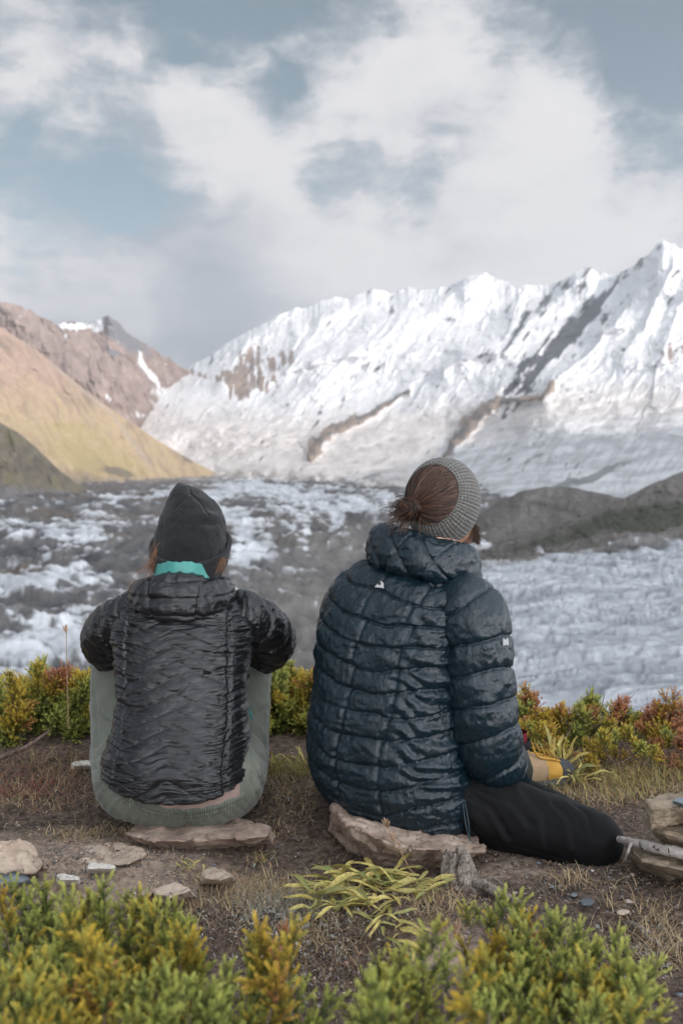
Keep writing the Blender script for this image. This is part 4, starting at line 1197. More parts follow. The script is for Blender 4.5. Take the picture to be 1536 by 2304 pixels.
# ------------------------------------------------------------------ the man in the teal jacket
def build_man():
    A = math.radians(31)
    Rv = np.array([math.cos(A), -math.sin(A), 0]); Fv = np.array([math.sin(A), math.cos(A), 0]); Z = np.array([0, 0, 1.0])
    hc = V(997, 1128, 2.63)
    yaw = math.radians(50)
    hp, F, U, R = head_parts(hc + np.array([0, 0, -.004]), (math.sin(yaw), math.cos(yaw), .02), (-.05, .05, 1), 1.0)
    sh_r = V(1050, 1375, 2.50); sh_l = V(800, 1345, 2.74)
    el_r = V(1098, 1690, 2.46); wr_r = V(1150, 1725, 2.72)
    el_l = V(830, 1690, 2.86); wr_l = V(1010, 1740, 3.0)
    body = hp + [tube([hc + F * -.01 - U * .05, V(958, 1290, 2.62)], [.058, .064], 14),
                 tube([V(900, 1780, 2.62), V(885, 1650, 2.60), V(890, 1500, 2.60), V(905, 1400, 2.61), V(930, 1320, 2.62)], [.125, .12, .135, .13, .075], 20),
                 tube([sh_l, V(930, 1325, 2.62), sh_r], [.055, .07, .055], 12)]
    for a, b, c, sd in ((sh_r, el_r, wr_r, 1), (sh_l, el_l, wr_l, -1)):
        body += [tube([a, (a + b) / 2, b], [.055, .05, .042], 12), tube([b, (b + c) / 2, c], [.042, .038, .028], 12)]
        body += hand_parts(c, Fv * .6 - Rv * sd * .6, (0, 0, 1), sd, 1.0)
    hipr, mid, kn = V(975, 1770, 2.55), V(1150, 1845, 2.47), V(1335, 1893, 2.41)
    hipl, knl, anl = V(880, 1760, 2.72), V(985, 1640, 3.16), V(1150, 1700, 2.97)
    anr = V(1060, 1760, 2.95)
    body += [tube([hipr, mid, kn], [.068, .058, .045], 14), tube([kn, V(1240, 1850, 2.68), anr], [.045, .045, .035], 12),
             tube([hipl, (hipl + knl) / 2, knl], [.085, .07, .055], 14), tube([knl, (knl + anl) / 2, anl], [.05, .045, .035], 12)]
    person = fuse('person', body, .0065, M_SKIN, None, 4)
    tag(person, 'seated person with brown hair bun, grey knit headband, dark teal puffer jacket and black trousers', 'person')
    eyes(hc, F, U, R, person)

    # --- trousers
    tr = [tube([V(850, 1785, 2.64), V(910, 1790, 2.60), V(985, 1785, 2.56)], [.105, .115, .108], 24),
          tube([V(970, 1782, 2.56), V(1060, 1806, 2.515), V(1170, 1846, 2.475), V(1270, 1876, 2.435), V(1334, 1892, 2.412)], [.112, .100, .092, .084, .074], 22),
          tube([kn + np.array([0, .01, 0]), V(1280, 1862, 2.62), V(1180, 1800, 2.82), anr], [.074, .072, .062, .052], 16),
          tube([hipl, (hipl + knl) / 2, knl], [.105, .09, .072], 18), tube([knl, (knl + anl) / 2, anl + np.array([-.02, 0, .03])], [.072, .06, .05], 16)]
    ps = V(1060, 1850, 2.45)
    def folds(P, N):
        d = .0035 * fbm(P / .06, 3, 401)
        kx = FPX / P[:, 1]; px = CX + P[:, 0] * kx; py = HORIZON + (EYE - P[:, 2]) * kx
        for pts, wd, am in (([(1060, 1800), (1110, 1830), (1150, 1900)], 9, .006), ([(1090, 1785), (1150, 1810), (1200, 1870)], 10, .004), ([(1250, 1820), (1290, 1860), (1300, 1920)], 9, .0045), ([(1290, 1815), (1330, 1850), (1345, 1900)], 8, .004), ([(1030, 1830), (1060, 1870), (1080, 1905)], 8, .006), ([(1180, 1790), (1230, 1850), (1240, 1920)], 10, .003)):
            sd, _p = polyline_dist(px, py, pts)
            d += am * (np.exp(-((sd - wd) / wd) ** 2) * .7 - np.exp(-(sd / (wd * .7)) ** 2)) * sstep(.1, -.3, N[:, 1])
        d += .006 * sstep(.16, .0, np.linalg.norm(P - ps, axis=1)) * np.sin((P[:, 0] * 60 + P[:, 2] * 50) + 4 * vnoise(P * 9, 4))
        sx, _ = polyline_dist(P[:, 0], P[:, 2], [tuple(V(1060, 1866, 2.45)[[0, 2]]), tuple(V(1160, 1900, 2.40)[[0, 2]]), tuple(V(1300, 1940, 2.36)[[0, 2]])])
        d -= .003 * np.exp(-(sx / .0035) ** 2) * (P[:, 1] < 2.5)
        return P + N * d[:, None]
    trousers = fuse('trousers', tr, .006, M_TROUSER_BLACK, person, 10, folds)

    # --- jacket
    rows = [(812, 1020, 1838, 2.565), (772, 1044, 1830, 2.56), (738, 1054, 1800, 2.56), (714, 1056, 1758, 2.565), (701, 1050, 1700, 2.57), (704, 1042, 1620, 2.58), (716, 1040, 1540, 2.59), (722, 1044, 1460, 2.60),
            (732, 1056, 1400, 2.61), (750, 1072, 1350, 2.62), (784, 1062, 1308, 2.625), (838, 1030, 1275, 2.63), (880, 1000, 1250, 2.63), (905, 985, 1230, 2.63)]
    secs = []
    for L, Rr, py, Y in rows:
        H = px2m((Rr - L) / 2, Y)
        b = H * .80; a = math.sqrt(max(H * H - (b * math.sin(A)) ** 2, 1e-5)) / math.cos(A)
        roll = .10 if py < 1420 else .04
        secs.append((V((L + Rr) / 2, py, Y), Rv * a - Z * a * roll, Fv * b))
    nu, nv = 460, 330
    P, th = loft(secs, nu, nv, 2.3)
    N = grid_normals(P)
    cen = P.mean(1, keepdims=True)
    xl = ((P - cen) * Rv).sum(-1); z = P[..., 2]
    v01 = np.linspace(0, 1, nv)[:, None]
    wob = .010 * vnoise(np.stack([xl * 7, z * 9, np.sin(th)[None] * np.ones_like(z)], -1), 411) + .004 * vnoise(np.stack([xl * 25, z * 25], -1), 412)
    slope = .26 * sstep(.35, .8, v01)
    sag = .35 * xl ** 2 * (1 - v01) * 4
    tq = (z + slope * xl - sag + wob) / .0585
    amp = .0115 * (1 - .5 * sstep(.80, .95, v01))
    d = amp * puff(tq, .42) - .004 * seam(tq, .035)
    # broken cross seams between the baffles
    row = np.floor(tq)
    off = (_hash(row.astype(np.int64), np.zeros_like(row).astype(np.int64), np.zeros_like(row).astype(np.int64), 3) - .5) * .03
    for xs in (-.045, .075):
        d -= .0055 * np.exp(-((xl - xs - off - .10 * (z - z.mean())) / .006) ** 2)
    q = np.stack([xl / .05, z / .028, np.sin(th)[None] * np.ones_like(z) * 3], -1)
    d += .0060 * fbm(q, 3, 413) + .0028 * fbm(np.stack([xl / .022, z / .016, np.sin(th)[None] * np.ones_like(z) * 7], -1), 4, 415, .55, ridged=True)
    # deeper tucks where the back bends over the side
    tuck = sstep(.05, .13, xl) * sstep(.15, .35, v01) * sstep(.85, .6, v01)
    d += .0022 * fbm(np.stack([xl / .007, z / .05, np.sin(th)[None] * np.ones_like(z) * 9], -1), 3, 419, ridged=True) * np.exp(-((tq - np.round(tq)) / .22) ** 2)
    d += tuck * .0035 * np.sin(z * 150 + xl * 40 + 5 * vnoise(np.stack([xl * 12, z * 12], -1), 6))
    P = P + N * (d * sstep(.0, .06, v01))[..., None]
    jacket = surf('jacket', P, M_JACKET_TEAL, person)
    # hem binding
    k = int(nv * .075)
    ring = P[k] + N[k] * .004 + np.array([0, 0, -.004])

    # sleeves
    def sleeve(pts, rad, seed):
        n_v, n_u = 280, 150
        path = catmull(pts, n_v); r = catmull(np.array(rad)[:, None], n_v)[:, 0]
        T, X, Yv = frames(path)
        th2 = np.linspace(0, 2 * np.pi, n_u, endpoint=False)
        dirn = X[:, None] * np.cos(th2)[None, :, None] + Yv[:, None] * np.sin(th2)[None, :, None]
        S = np.concatenate([[0], np.cumsum(np.linalg.norm(np.diff(path, axis=0), axis=1))])[:, None]
        base = path[:, None] + dirn * r[:, None, None]
        wob = .007 * vnoise(base * 16, seed)
        tt = (S + .012 * np.sin(th2)[None] + wob) / .074
        dd = .0110 * puff(tt, .42) + .0020 * fbm(np.stack([np.broadcast_to(th2 * r.mean() / .007, base.shape[:2]), np.broadcast_to(S / .05, base.shape[:2])], -1), 3, seed + 7, ridged=True) * np.exp(-((tt - np.round(tt)) / .22) ** 2) - .004 * seam(tt, .03) + .006 * fbm(base / .05, 3, seed + 1) + .0030 * fbm(base / np.array([.02, .02, .03]), 4, seed + 2, .55, ridged=True)
        fade = sstep(0, .12, np.linspace(0, 1, n_v))[:, None]
        return surf('sleeve', base + dirn * (dd * fade)[..., None], M_JACKET_TEAL, jacket, close=True)
    sleeve([V(1018, 1335, 2.545), V(1058, 1385, 2.50), V(1072, 1470, 2.485), V(1080, 1570, 2.475), V(1092, 1650, 2.475), V(1106, 1702, 2.50), V(1124, 1722, 2.58), V(1140, 1735, 2.70), V(1145, 1742, 2.80)],
           [.074, .083, .080, .080, .077, .072, .066, .056, .046], 421)
    sleeve([V(835, 1330, 2.70), V(790, 1380, 2.78), V(778, 1480, 2.82), V(785, 1580, 2.85), V(815, 1670, 2.88), V(890, 1715, 2.95), V(990, 1738, 3.0)],
           [.070, .078, .074, .070, .068, .058, .045], 431)
    build_hood(jacket, M_JACKET_TEAL, V(958, 1240, 2.63), Rv, Fv, rx=.088, ry=.078, t_back=.050, h_back=.050, t_side=.038, h_side=.056, t_front=.03, h_front=.045, drop=-.006, lift=-.06, side_drop=.016, roll=.020, seams='cross', seed=451)

    # printed marks: a three-cornered peak with a notch on the back, a notched flag on the sleeve
    def print_mark(name, pts, Y, proud, holes=()):
        bm = bmesh.new()
        vs = [bm.verts.new(V(px, py, Y)) for px, py in pts]
        f = bm.faces.new(vs)
        r = bmesh.ops.extrude_face_region(bm, geom=[f])
        for e in r['geom']:
            if isinstance(e, bmesh.types.BMVert): e.co += Vector((0, -.0015, 0))
        bmesh.ops.triangulate(bm, faces=bm.faces[:])
        # lay the print on the jacket
        me = bpy.data.meshes.new(name); bm.to_mesh(me); bm.free()
        me.materials.append(M_REFLECT)
        return link(bpy.data.objects.new(name, me), jacket)
    def nearest_y(px, py, obj_pts):
        q = V(px, py, 2.5)
        d = np.hypot(obj_pts[:, 0] - q[0] * obj_pts[:, 1] / 2.5, (obj_pts[:, 2] - EYE) - (q[2] - EYE) * obj_pts[:, 1] / 2.5)
        near = obj_pts[d < .008]
        return near[:, 1].min() if len(near) else 2.5
    jp = P.reshape(-1, 3)
    y0 = min(nearest_y(a, b, jp) for a, b in ((856, 1310), (846, 1320), (862, 1322))) - .003
    print_mark('back_logo', [(855, 1306), (862, 1311), (863.5, 1324), (858, 1322), (842, 1321), (849, 1313), (852, 1317), (857, 1315)], y0, .002)
    sl = [o for o in jacket.children if o.name.startswith('sleeve')][0]
    sp = np.empty(len(sl.data.vertices) * 3, np.float32); sl.data.vertices.foreach_get('co', sp); sp = sp.reshape(-1, 3)
    y1 = min(nearest_y(a, b, sp) for a, b in ((1134, 1437), (1140, 1444), (1132, 1450))) - .003
    print_mark('sleeve_logo', [(1131, 1434), (1136, 1440), (1141, 1434), (1144, 1442), (1143, 1452), (1137, 1450), (1131, 1453)], y1, .002)
    # hem cord with its toggle end
    c0 = V(1040, 1800, 2.42); c1 = V(1046, 1850, 2.395); c2 = V(1057, 1894, 2.39)
    for dx in (0, .005):
        v, f = tube([c0 + [dx, 0, 0], c1 + [dx * 1.5, -.004, 0], c2], [.0014] * 3, 6, 16)
        mesh_obj('drawcord', v, f, M_CORD, jacket)
    v, f = tube([c2, c2 + np.array([.003, 0, -.012])], [.0026, .0032], 8)
    mesh_obj('cord_end', v, f, M_METAL, jacket)

    # --- hair, headband, beard
    Ax = np.array([-.46, -.85, .26]); Ax /= np.linalg.norm(Ax)
    B1 = np.cross(Ax, Z); B1 /= np.linalg.norm(B1); B2 = np.cross(B1, Ax)
    ax = np.array([R * .089, F * .104, U * .108])
    inv = np.linalg.inv(ax)
    def on_head(ang, az, k=1.0):
        d = Ax * np.cos(ang)[..., None] + (B1 * np.cos(az)[..., None] + B2 * np.sin(az)[..., None]) * np.sin(ang)[..., None]
        return scale_to(d, k)
    def scale_to(d, k=1.0):
        l = np.linalg.norm(d @ inv, axis=-1, keepdims=True)
        return hc + d / l * k
    # headband: a knitted ring from the hair opening to the brow and jaw
    nu, nv = 220, 60
    az = np.linspace(0, 2 * np.pi, nu, endpoint=False)
    t = np.linspace(0, 1, nv)
    a0 = math.radians(47) + .04 * np.sin(az + .6); a1 = math.radians(108) + .06 * np.cos(az)
    ang = a0[None] + (a1 - a0)[None] * t[:, None]
    thick = 1.050 + .035 * np.sin(np.pi * t)[:, None] ** .5 + .006 * np.sin(az * 44)[None] * np.sin(np.pi * t)[:, None]
    outer = on_head(ang, np.broadcast_to(az, ang.shape), 1.0)
    outer = hc + (outer - hc) * thick[..., None]
    inner = on_head(ang[[-1, 0]], np.broadcast_to(az, (2, nu)), .99)
    P = np.concatenate([on_head(ang[:1], az[None], 1.0), outer, on_head(ang[-1:], az[None], 1.0)])
    kuv = np.stack([np.broadcast_to(az / (2 * np.pi) * 1.0, P.shape[:2]), np.broadcast_to(np.linspace(0, .17, nv + 2)[:, None], P.shape[:2]), np.zeros(P.shape[:2])], -1).reshape(-1, 3)
    surf('headband', P, M_BAND, person, attrs={'knit_uv': kuv})
    # hair swept from the opening into a bun
    bun = V(927, 1143, 2.555)
    bd = bun - hc; bdn = bd / np.linalg.norm(bd)
    root = scale_to(bdn[None], 1.0)[0]
    g = np.linspace(0, math.radians(62), 30)
    cap = on_head(np.broadcast_to(g[:, None], (30, 90)).copy(), np.broadcast_to(np.linspace(0, 2 * np.pi, 90, endpoint=False), (30, 90)).copy(), 1.0)
    cap = hc + (cap - hc) * 1.004
    hair = surf('hair', cap, M_HAIR_BROWN, person, attrs={'strand': np.full(30 * 90, .06)})
    paths = []
    for k in range(4200):
        az_ = rng.random() * 2 * np.pi; an_ = math.radians(51) * (1 if rng.random() < .5 else math.sqrt(rng.random()))
        s0 = Ax * math.cos(an_) + (B1 * math.cos(az_) + B2 * math.sin(az_)) * math.sin(an_)
        om = math.acos(np.clip(s0.dot(bdn), -1, 1))
        if om < .15: continue
        n_ = 12
        ff = np.linspace(0, 1, n_)
        dirs = (np.sin((1 - ff) * om)[:, None] * s0 + np.sin(ff * om)[:, None] * bdn) / math.sin(om)
        bend = rng.normal(0, .09) * np.sin(np.pi * ff)
        dirs = dirs + np.cross(s0, bdn)[None] * bend[:, None]
        lift = 1.006 + (.012 + rng.random() * .045 + .016 * math.sin(az_ * 11)) * np.clip(ff * 4, 0, 1) + .06 * ff ** 2 + (.05 * np.sin(np.pi * ff) if rng.random() < .02 else 0)
        p = scale_to(dirs, 1.0)
        p = hc + (p - hc) * lift[:, None] if np.ndim(lift) else p
        p[-1] = bun + rng.normal(0, .006, 3)
        paths.append(p)
    strands('swept_strands', paths, M_HAIR_BROWN, hair, .00085)
    # the bun: coils and a short tuft that sticks out
    paths = []
    e1 = np.cross(bdn, Z); e1 /= np.linalg.norm(e1); e2 = np.cross(e1, bdn)
    bc = bun + bdn * .012
    for k in range(760):
        r = .026 + rng.normal(0, .004); h = rng.normal(0, .013); a0_ = rng.random() * 6.28; ln = 1.6 + rng.random() * 2.4; tl = rng.normal(0, .35)
        aa = a0_ + np.linspace(0, ln, 12)
        rr = r * math.sqrt(max(.15, 1 - (h / .03) ** 2))
        paths.append(bc + e1 * (rr * np.cos(aa))[:, None] + e2 * (rr * np.sin(aa) * .9)[:, None] + bdn * (h + tl * rr * np.sin(aa))[:, None])
    for k in range(260):
        sdir = np.array([-.9, -.15, -.15 + .55 * rng.normal(0, .6)]); 
        if k % 3 == 0: sdir = np.array([-.45, -.3, -.95]) 
        if k % 7 == 0: sdir = np.array([-.75, -.2, .55])
        sdir = sdir + rng.normal(0, .22, 3); sdir /= np.linalg.norm(sdir)
        s_ = bc + rng.normal(0, .010, 3); l = .032 + .034 * rng.random()
        ff = np.linspace(0, 1, 7)[:, None]
        paths.append(s_ + sdir * l * ff + np.array([0, 0, -.014]) * ff ** 2 + rng.normal(0, .0015, (7, 3)) * ff)
    strands('bun', paths, M_HAIR_BROWN, hair, .00095)
    v, f = ellipsoid(bc, np.array([e1 * .024, e2 * .022, bdn * .022]))
    mesh_obj('bun_core', v, f, M_HAIR_BROWN, hair, attrs={'strand': np.full(len(v), .05)})
    # beard along the jaw
    paths = []
    for k in range(1500):
        u_ = rng.uniform(-1, 1); v_ = rng.random()
        base = hc + R * .058 * math.sin(u_ * 1.35) + F * (.032 + .055 * math.cos(u_ * 1.45)) - U * (.060 + .045 * v_)
        dn = (R * math.sin(u_ * 1.3) * .6 + F * .5 - U * .9); dn /= np.linalg.norm(dn)
        base = base + dn * .004
        ff = np.linspace(0, 1, 4)[:, None]
        paths.append(base + (dn + rng.normal(0, .25, 3)) * (.012 + .008 * rng.random()) * ff)
    strands('beard', paths, M_BEARD, person, .0006)

    # --- the boot that shows beyond the thigh
    build_boot(person, V(1118, 1738, 2.87), V(1262, 1768, 3.00))
    build_boot(person, V(1035, 1770, 2.96), V(930, 1775, 3.04))
    return person

M_BOOT_UPPER = fabric('brown_grey_mesh', (.36, .25, .15), .8, .25, 200, (1, 1, 1), .5, .002)
M_BOOT_TRIM = fabric('yellow_suede', (.48, .27, .055), .8, .2, 120)
M_BOOT_SOLE = fabric('grey_rubber', (.055, .06, .065), .7, .3, 120)
M_BOOT_CUFF = fabric('black_boot_lining', (.012, .012, .014), .8, .2)
M_BOOT_RED = fabric('wine_red_sock', (.13, .012, .018), .85, .2)

def build_boot(person, heel, toe):
    heel = np.array([heel[0], heel[1], .0]); toe = np.array([toe[0], toe[1], .0])
    D = toe - heel; L = np.linalg.norm(D); D /= L; D[2] = 0; W = np.array([D[1], -D[0], 0]); Z = np.array([0, 0, 1.])
    k = .29
    def sec(t, z, hw, hh): return (heel + D * (t * k) + Z * z, W * hw, Z * hh)
    P, th = loft([sec(.0, .055, .012, .02), sec(.03, .06, .033, .042), sec(.22, .065, .037, .05), sec(.45, .062, .041, .048), sec(.65, .052, .046, .036), sec(.85, .044, .043, .028), sec(.97, .038, .026, .018), sec(1.0, .036, .006, .006)], 40, 50, 2.3)
    boot = surf('boot', P, M_BOOT_UPPER, person, close=True)
    P, th = loft([(heel + D * .06 + Z * .06, W * .036, D * .055), (heel + D * .06 + Z * .10, W * .037, D * .052), (heel + D * .062 + Z * .145, W * .039, D * .05)], 32, 20)
    surf('shaft', P, M_BOOT_UPPER, boot)
    P, th = loft([(heel + D * .062 + Z * .135, W * .042, D * .053), (heel + D * .062 + Z * .150, W * .044, D * .056), (heel + D * .062 + Z * .160, W * .040, D * .050), (heel + D * .062 + Z * .140, W * .034, D * .044)], 32, 16)
    surf('collar', P, M_BOOT_CUFF, boot)
    P, th = loft([(heel + D * .062 + Z * .13, W * .034, D * .042), (heel + D * .062 + Z * .185, W * .034, D * .042)], 24, 8)
    surf('sock', P, M_BOOT_RED, boot)
    # sole and rubber toe
    S = []
    for t, hw in ((-.01, .02), (.03, .036), (.3, .036), (.5, .04), (.7, .048), (.9, .042), (1.0, .022), (1.02, .008)):
        S.append((heel + D * (t * k) + Z * .018, W * (hw + .004), Z * .018))
    P, th = loft(S, 24, 40, 5.0)
    surf('sole', P, M_BOOT_SOLE, boot, close=True)
    P, th = loft([sec(.74, .046, .050, .035), sec(.88, .043, .045, .031), sec(.985, .038, .026, .02), sec(1.02, .034, .006, .008)], 32, 20, 2.3)
    surf('toe_cap', P, M_BOOT_SOLE, boot, close=True)
    P, th = loft([sec(-.005, .056, .015, .024), sec(.03, .060, .0350, .044), sec(.16, .063, .0375, .047), sec(.24, .060, .0375, .046)], 32, 20, 2.3)
    surf('heel_counter', P, M_BOOT_CUFF, boot)
    P, th = loft([sec(.55, .056, .0455, .0425), sec(.62, .0535, .0475, .039), sec(.70, .0495, .0480, .0355), sec(.75, .0475, .0470, .033)], 32, 20, 2.3)
    surf('side_panel', P, M_BOOT_TRIM, boot)
    # yellow trim along the lacing, laces
    for s in (-1, 1):
        v, f = tube([heel + D * .115 + W * .022 * s + Z * .135, heel + D * .135 + W * .030 * s + Z * .105, heel + D * .19 + W * .030 * s + Z * .090, heel + D * .235 + W * .02 * s + Z * .070], [.003, .0035, .0035, .003], 8, 20)
        mesh_obj('eyelet_trim', v, f, M_BOOT_TRIM, boot)
    for j in range(6):
        t = .118 + j * .021; z = .135 - j * .0125
        v, f = tube([heel + D * t + W * .026 + Z * z, heel + D * (t + .006) + Z * (z + .014), heel + D * t - W * .026 + Z * z], [.0019] * 3, 6, 10)
        mesh_obj('lace', v, f, M_BOOT_TRIM, boot)

build_man()

# ------------------------------------------------------------------ the ledge they sit on
def on_plane(px, py, z=0.0):
    d = direction(px, py)
    k = (z - EYE) / d.z
    return np.array([d.x * k, d.y * k, z])

def spots(qx, qy, ymin, lift):
    """many picture positions -> points on the ground"""
    k = (qy > ymin) & (qy < 2400)
    qx, qy = qx[k], qy[k]
    x = (qx - CX) / FPX; y = (CY - qy) / FPX
    c, s = math.cos(PITCH), math.sin(PITCH)
    t = -EYE / (-s + y * c)
    P = np.stack([x * t, (c + y * s) * t, 0 * t], -1)
    P[:, 2] = ground_z(P[:, 0], P[:, 1]) + lift
    return P

MOUND = on_plane(830, 2080)
LEFTB = on_plane(150, 1950)
def ground_z(x, y):
    x = np.asarray(x, float); y = np.asarray(y, float)
    q = np.stack([x, y], -1)
    z = .030 * fbm(q * 1.1, 3, 501) + .011 * fbm(q * 5, 3, 502)
    z = z * sstep(1.2, 1.6, np.hypot(x - 0, (y - 2.6) * .0) + 1.6)
    z += .045 * np.exp(-(((x - MOUND[0]) / .22) ** 2 + ((y - MOUND[1]) / .14) ** 2))
    z += .030 * np.exp(-(((x - LEFTB[0]) / .28) ** 2 + ((y - LEFTB[1]) / .16) ** 2))
    z += .20 * sstep(1.55, .6, y)                                           # the bank behind the camera side
    edge = 3.84 + .16 * fbm(np.stack([x * .8, 0 * x], -1), 3, 503) - .26 * sstep(.25, .8, x)
    over = np.maximum(y - edge, 0)
    z = z - np.where(over < .5, over * over * .9, .225 + (over - .5) * .9) * 1.0
    far = np.clip(over - 40, 0, None)
    z = np.maximum(z, -88 - 0 * far)
    return z

def build_ground():
    u = np.linspace(-1, 1, 560)
    xs = 1.75 * u + .8 * u ** 3 + 160 * np.abs(u) ** 9 * np.sign(u)
    ys = np.concatenate([np.linspace(-60, .2, 30)[:-1], np.linspace(.2, 1.3, 50)[:-1], np.linspace(1.3, 4.4, 420)[:-1], 4.4 + (np.linspace(0, 1, 90) ** 2.5) * 250])
    X, Yg = np.meshgrid(xs, ys)
    z = ground_z(X, Yg)
    q = np.stack([X, Yg], -1)
    near = sstep(6, 3, np.abs(X)) * sstep(5, 4.2, Yg) * sstep(.3, 1.2, Yg)
    z = z + near * (.0045 * fbm(q * 26, 4, 511) + .0032 * fbm(q * 85, 2, 512, ridged=True))
    z = z - 3.0 * sstep(3, 90, -Yg) * 0
    P = np.stack([X, Yg, z], -1)
    # dry dusty patch on the left, dark trodden earth elsewhere
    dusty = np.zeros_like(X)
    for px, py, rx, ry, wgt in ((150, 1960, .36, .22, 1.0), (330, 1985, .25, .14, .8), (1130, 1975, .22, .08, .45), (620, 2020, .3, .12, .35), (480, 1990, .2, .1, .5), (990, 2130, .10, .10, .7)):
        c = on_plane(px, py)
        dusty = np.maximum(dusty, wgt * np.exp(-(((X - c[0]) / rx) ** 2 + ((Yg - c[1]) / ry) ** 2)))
    m, nt, b = material('trodden_earth')
    g = nt.n('ShaderNodeNewGeometry'); p = g.outputs['Position']
    a = attr(nt, 'dusty')
    n1 = nt.noise(p, 6, 6, .6); n2 = nt.noise(p, 55, 5, .65); n3 = nt.noise(p, 260, 3, .6)
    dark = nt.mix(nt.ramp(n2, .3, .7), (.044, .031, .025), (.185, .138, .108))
    dusty_earth = nt.mix(nt.ramp(n2, .3, .7), (.21, .158, .12), (.42, .325, .25))
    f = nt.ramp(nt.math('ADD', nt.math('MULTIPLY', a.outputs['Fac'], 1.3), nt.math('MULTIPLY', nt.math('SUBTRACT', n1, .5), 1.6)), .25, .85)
    c = nt.mix(f, dark, dusty_earth)
    grit = nt.n('ShaderNodeTexVoronoi'); grit.inputs['Scale'].default_value = 150; nt.link(p, grit.inputs['Vector'])
    gm = nt.ramp(grit.outputs['Distance'], .28, .16)
    gc = nt.mix(nt.ramp(nt.noise(p, 90, 1, .5), .4, .6), (.05, .055, .065), (.20, .16, .125))
    pick = nt.math('MULTIPLY', gm, nt.ramp(nt.noise(p, 30, 3, .6), .5, .62))
    c = nt.mix(pick, c, gc)
    nt.link(c, b.inputs['Base Color'])
    b.inputs['Roughness'].default_value = .95; b.inputs['Specular IOR Level'].default_value = .15
    hgt = nt.math('ADD', nt.math('MULTIPLY', n3, .5), nt.math('ADD', n2, nt.math('MULTIPLY', pick, .5)))
    bump(nt, b, hgt, .9, .006)
    o = mesh_obj('ground', P.reshape(-1, 3), grid_faces(len(ys), len(xs)), m, attrs={'dusty': dusty.ravel()})
    tag(o, kind='structure')
build_ground()

# ------------------------------------------------------------------ stones
def stone_material(name, c0, c1, c2, scale=14, rough=.85, lichen=.0):
    m, nt, b = material(name)
    tcn = nt.n('ShaderNodeTexCoord'); p = tcn.outputs['Object']
    n1 = nt.noise(p, scale, 6, .65, .4); n2 = nt.noise(nt.scalevec(p, (1, 1, 3.5)), scale * 3, 5, .65); n3 = nt.noise(p, scale * 14, 3, .6)
    c = nt.mix(nt.ramp(n1, .35, .68), c0, c1)
    c = nt.mix(nt.ramp(n2, .45, .75, 0, .55), c, c2)
    spots = nt.ramp(nt.noise(p, scale * 2.2, 5, .7), .58, .66)
    c = nt.mix(nt.math('MULTIPLY', spots, lichen), c, tuple(v * .28 for v in c0))
    crackn = nt.noise(nt.scalevec(p, (1, 1, 2.5)), scale * 1.3, 3, .5, .8)
    c = nt.mix(nt.ramp(nt.math('ABSOLUTE', nt.math('SUBTRACT', crackn, .5)), .012, .0, 0, .7), c, tuple(v * .3 for v in c0))
    nt.link(c, b.inputs['Base Color'])
    b.inputs['Roughness'].default_value = rough; b.inputs['Specular IOR Level'].default_value = .25
    bump(nt, b, nt.math('ADD', nt.math('ADD', n2, nt.math('MULTIPLY', n3, .5)), n1), .6, .006)
    return m
M_ST_BROWN = stone_material('pinkish_brown_slate', (.30, .215, .165), (.50, .39, .31), (.22, .165, .135), 12, .85, .75)
M_ST_BEIGE = stone_material('beige_stone', (.44, .34, .26), (.62, .50, .40), (.36, .26, .19), 9, .9, .25)
M_ST_BLUE = stone_material('blue_grey_stone', (.20, .235, .265), (.29, .325, .35), (.17, .19, .21), 9, .85, .2)
M_ST_WHITE = stone_material('white_quartz', (.62, .56, .48), (.78, .74, .68), (.5, .40, .30), 12, .8, .1)
M_ST_OCHRE = stone_material('ochre_grey_stone', (.27, .215, .15), (.46, .37, .27), (.19, .155, .12), 10, .85, .35)
M_ST_DARK = stone_material('dark_slate', (.12, .13, .145), (.22, .235, .25), (.13, .13, .14), 14, .8, .1)

def prism(top, bot):
    """closed prism between two world-space outlines of equal length, with a few levels between"""
    top, bot = np.asarray(top), np.asarray(bot)
    n = len(top)
    if ((top[:, 0] * np.roll(top[:, 1], -1) - np.roll(top[:, 0], -1) * top[:, 1]).sum()) < 0:
        top, bot = top[::-1], bot[::-1]
    v = np.concatenate([bot, top])
    return v, [np.stack([np.arange(n), (np.arange(n) + 1) % n, (np.arange(n) + 1) % n + n, np.arange(n) + n], -1), np.arange(n)[::-1][None], (np.arange(n) + n)[None]]

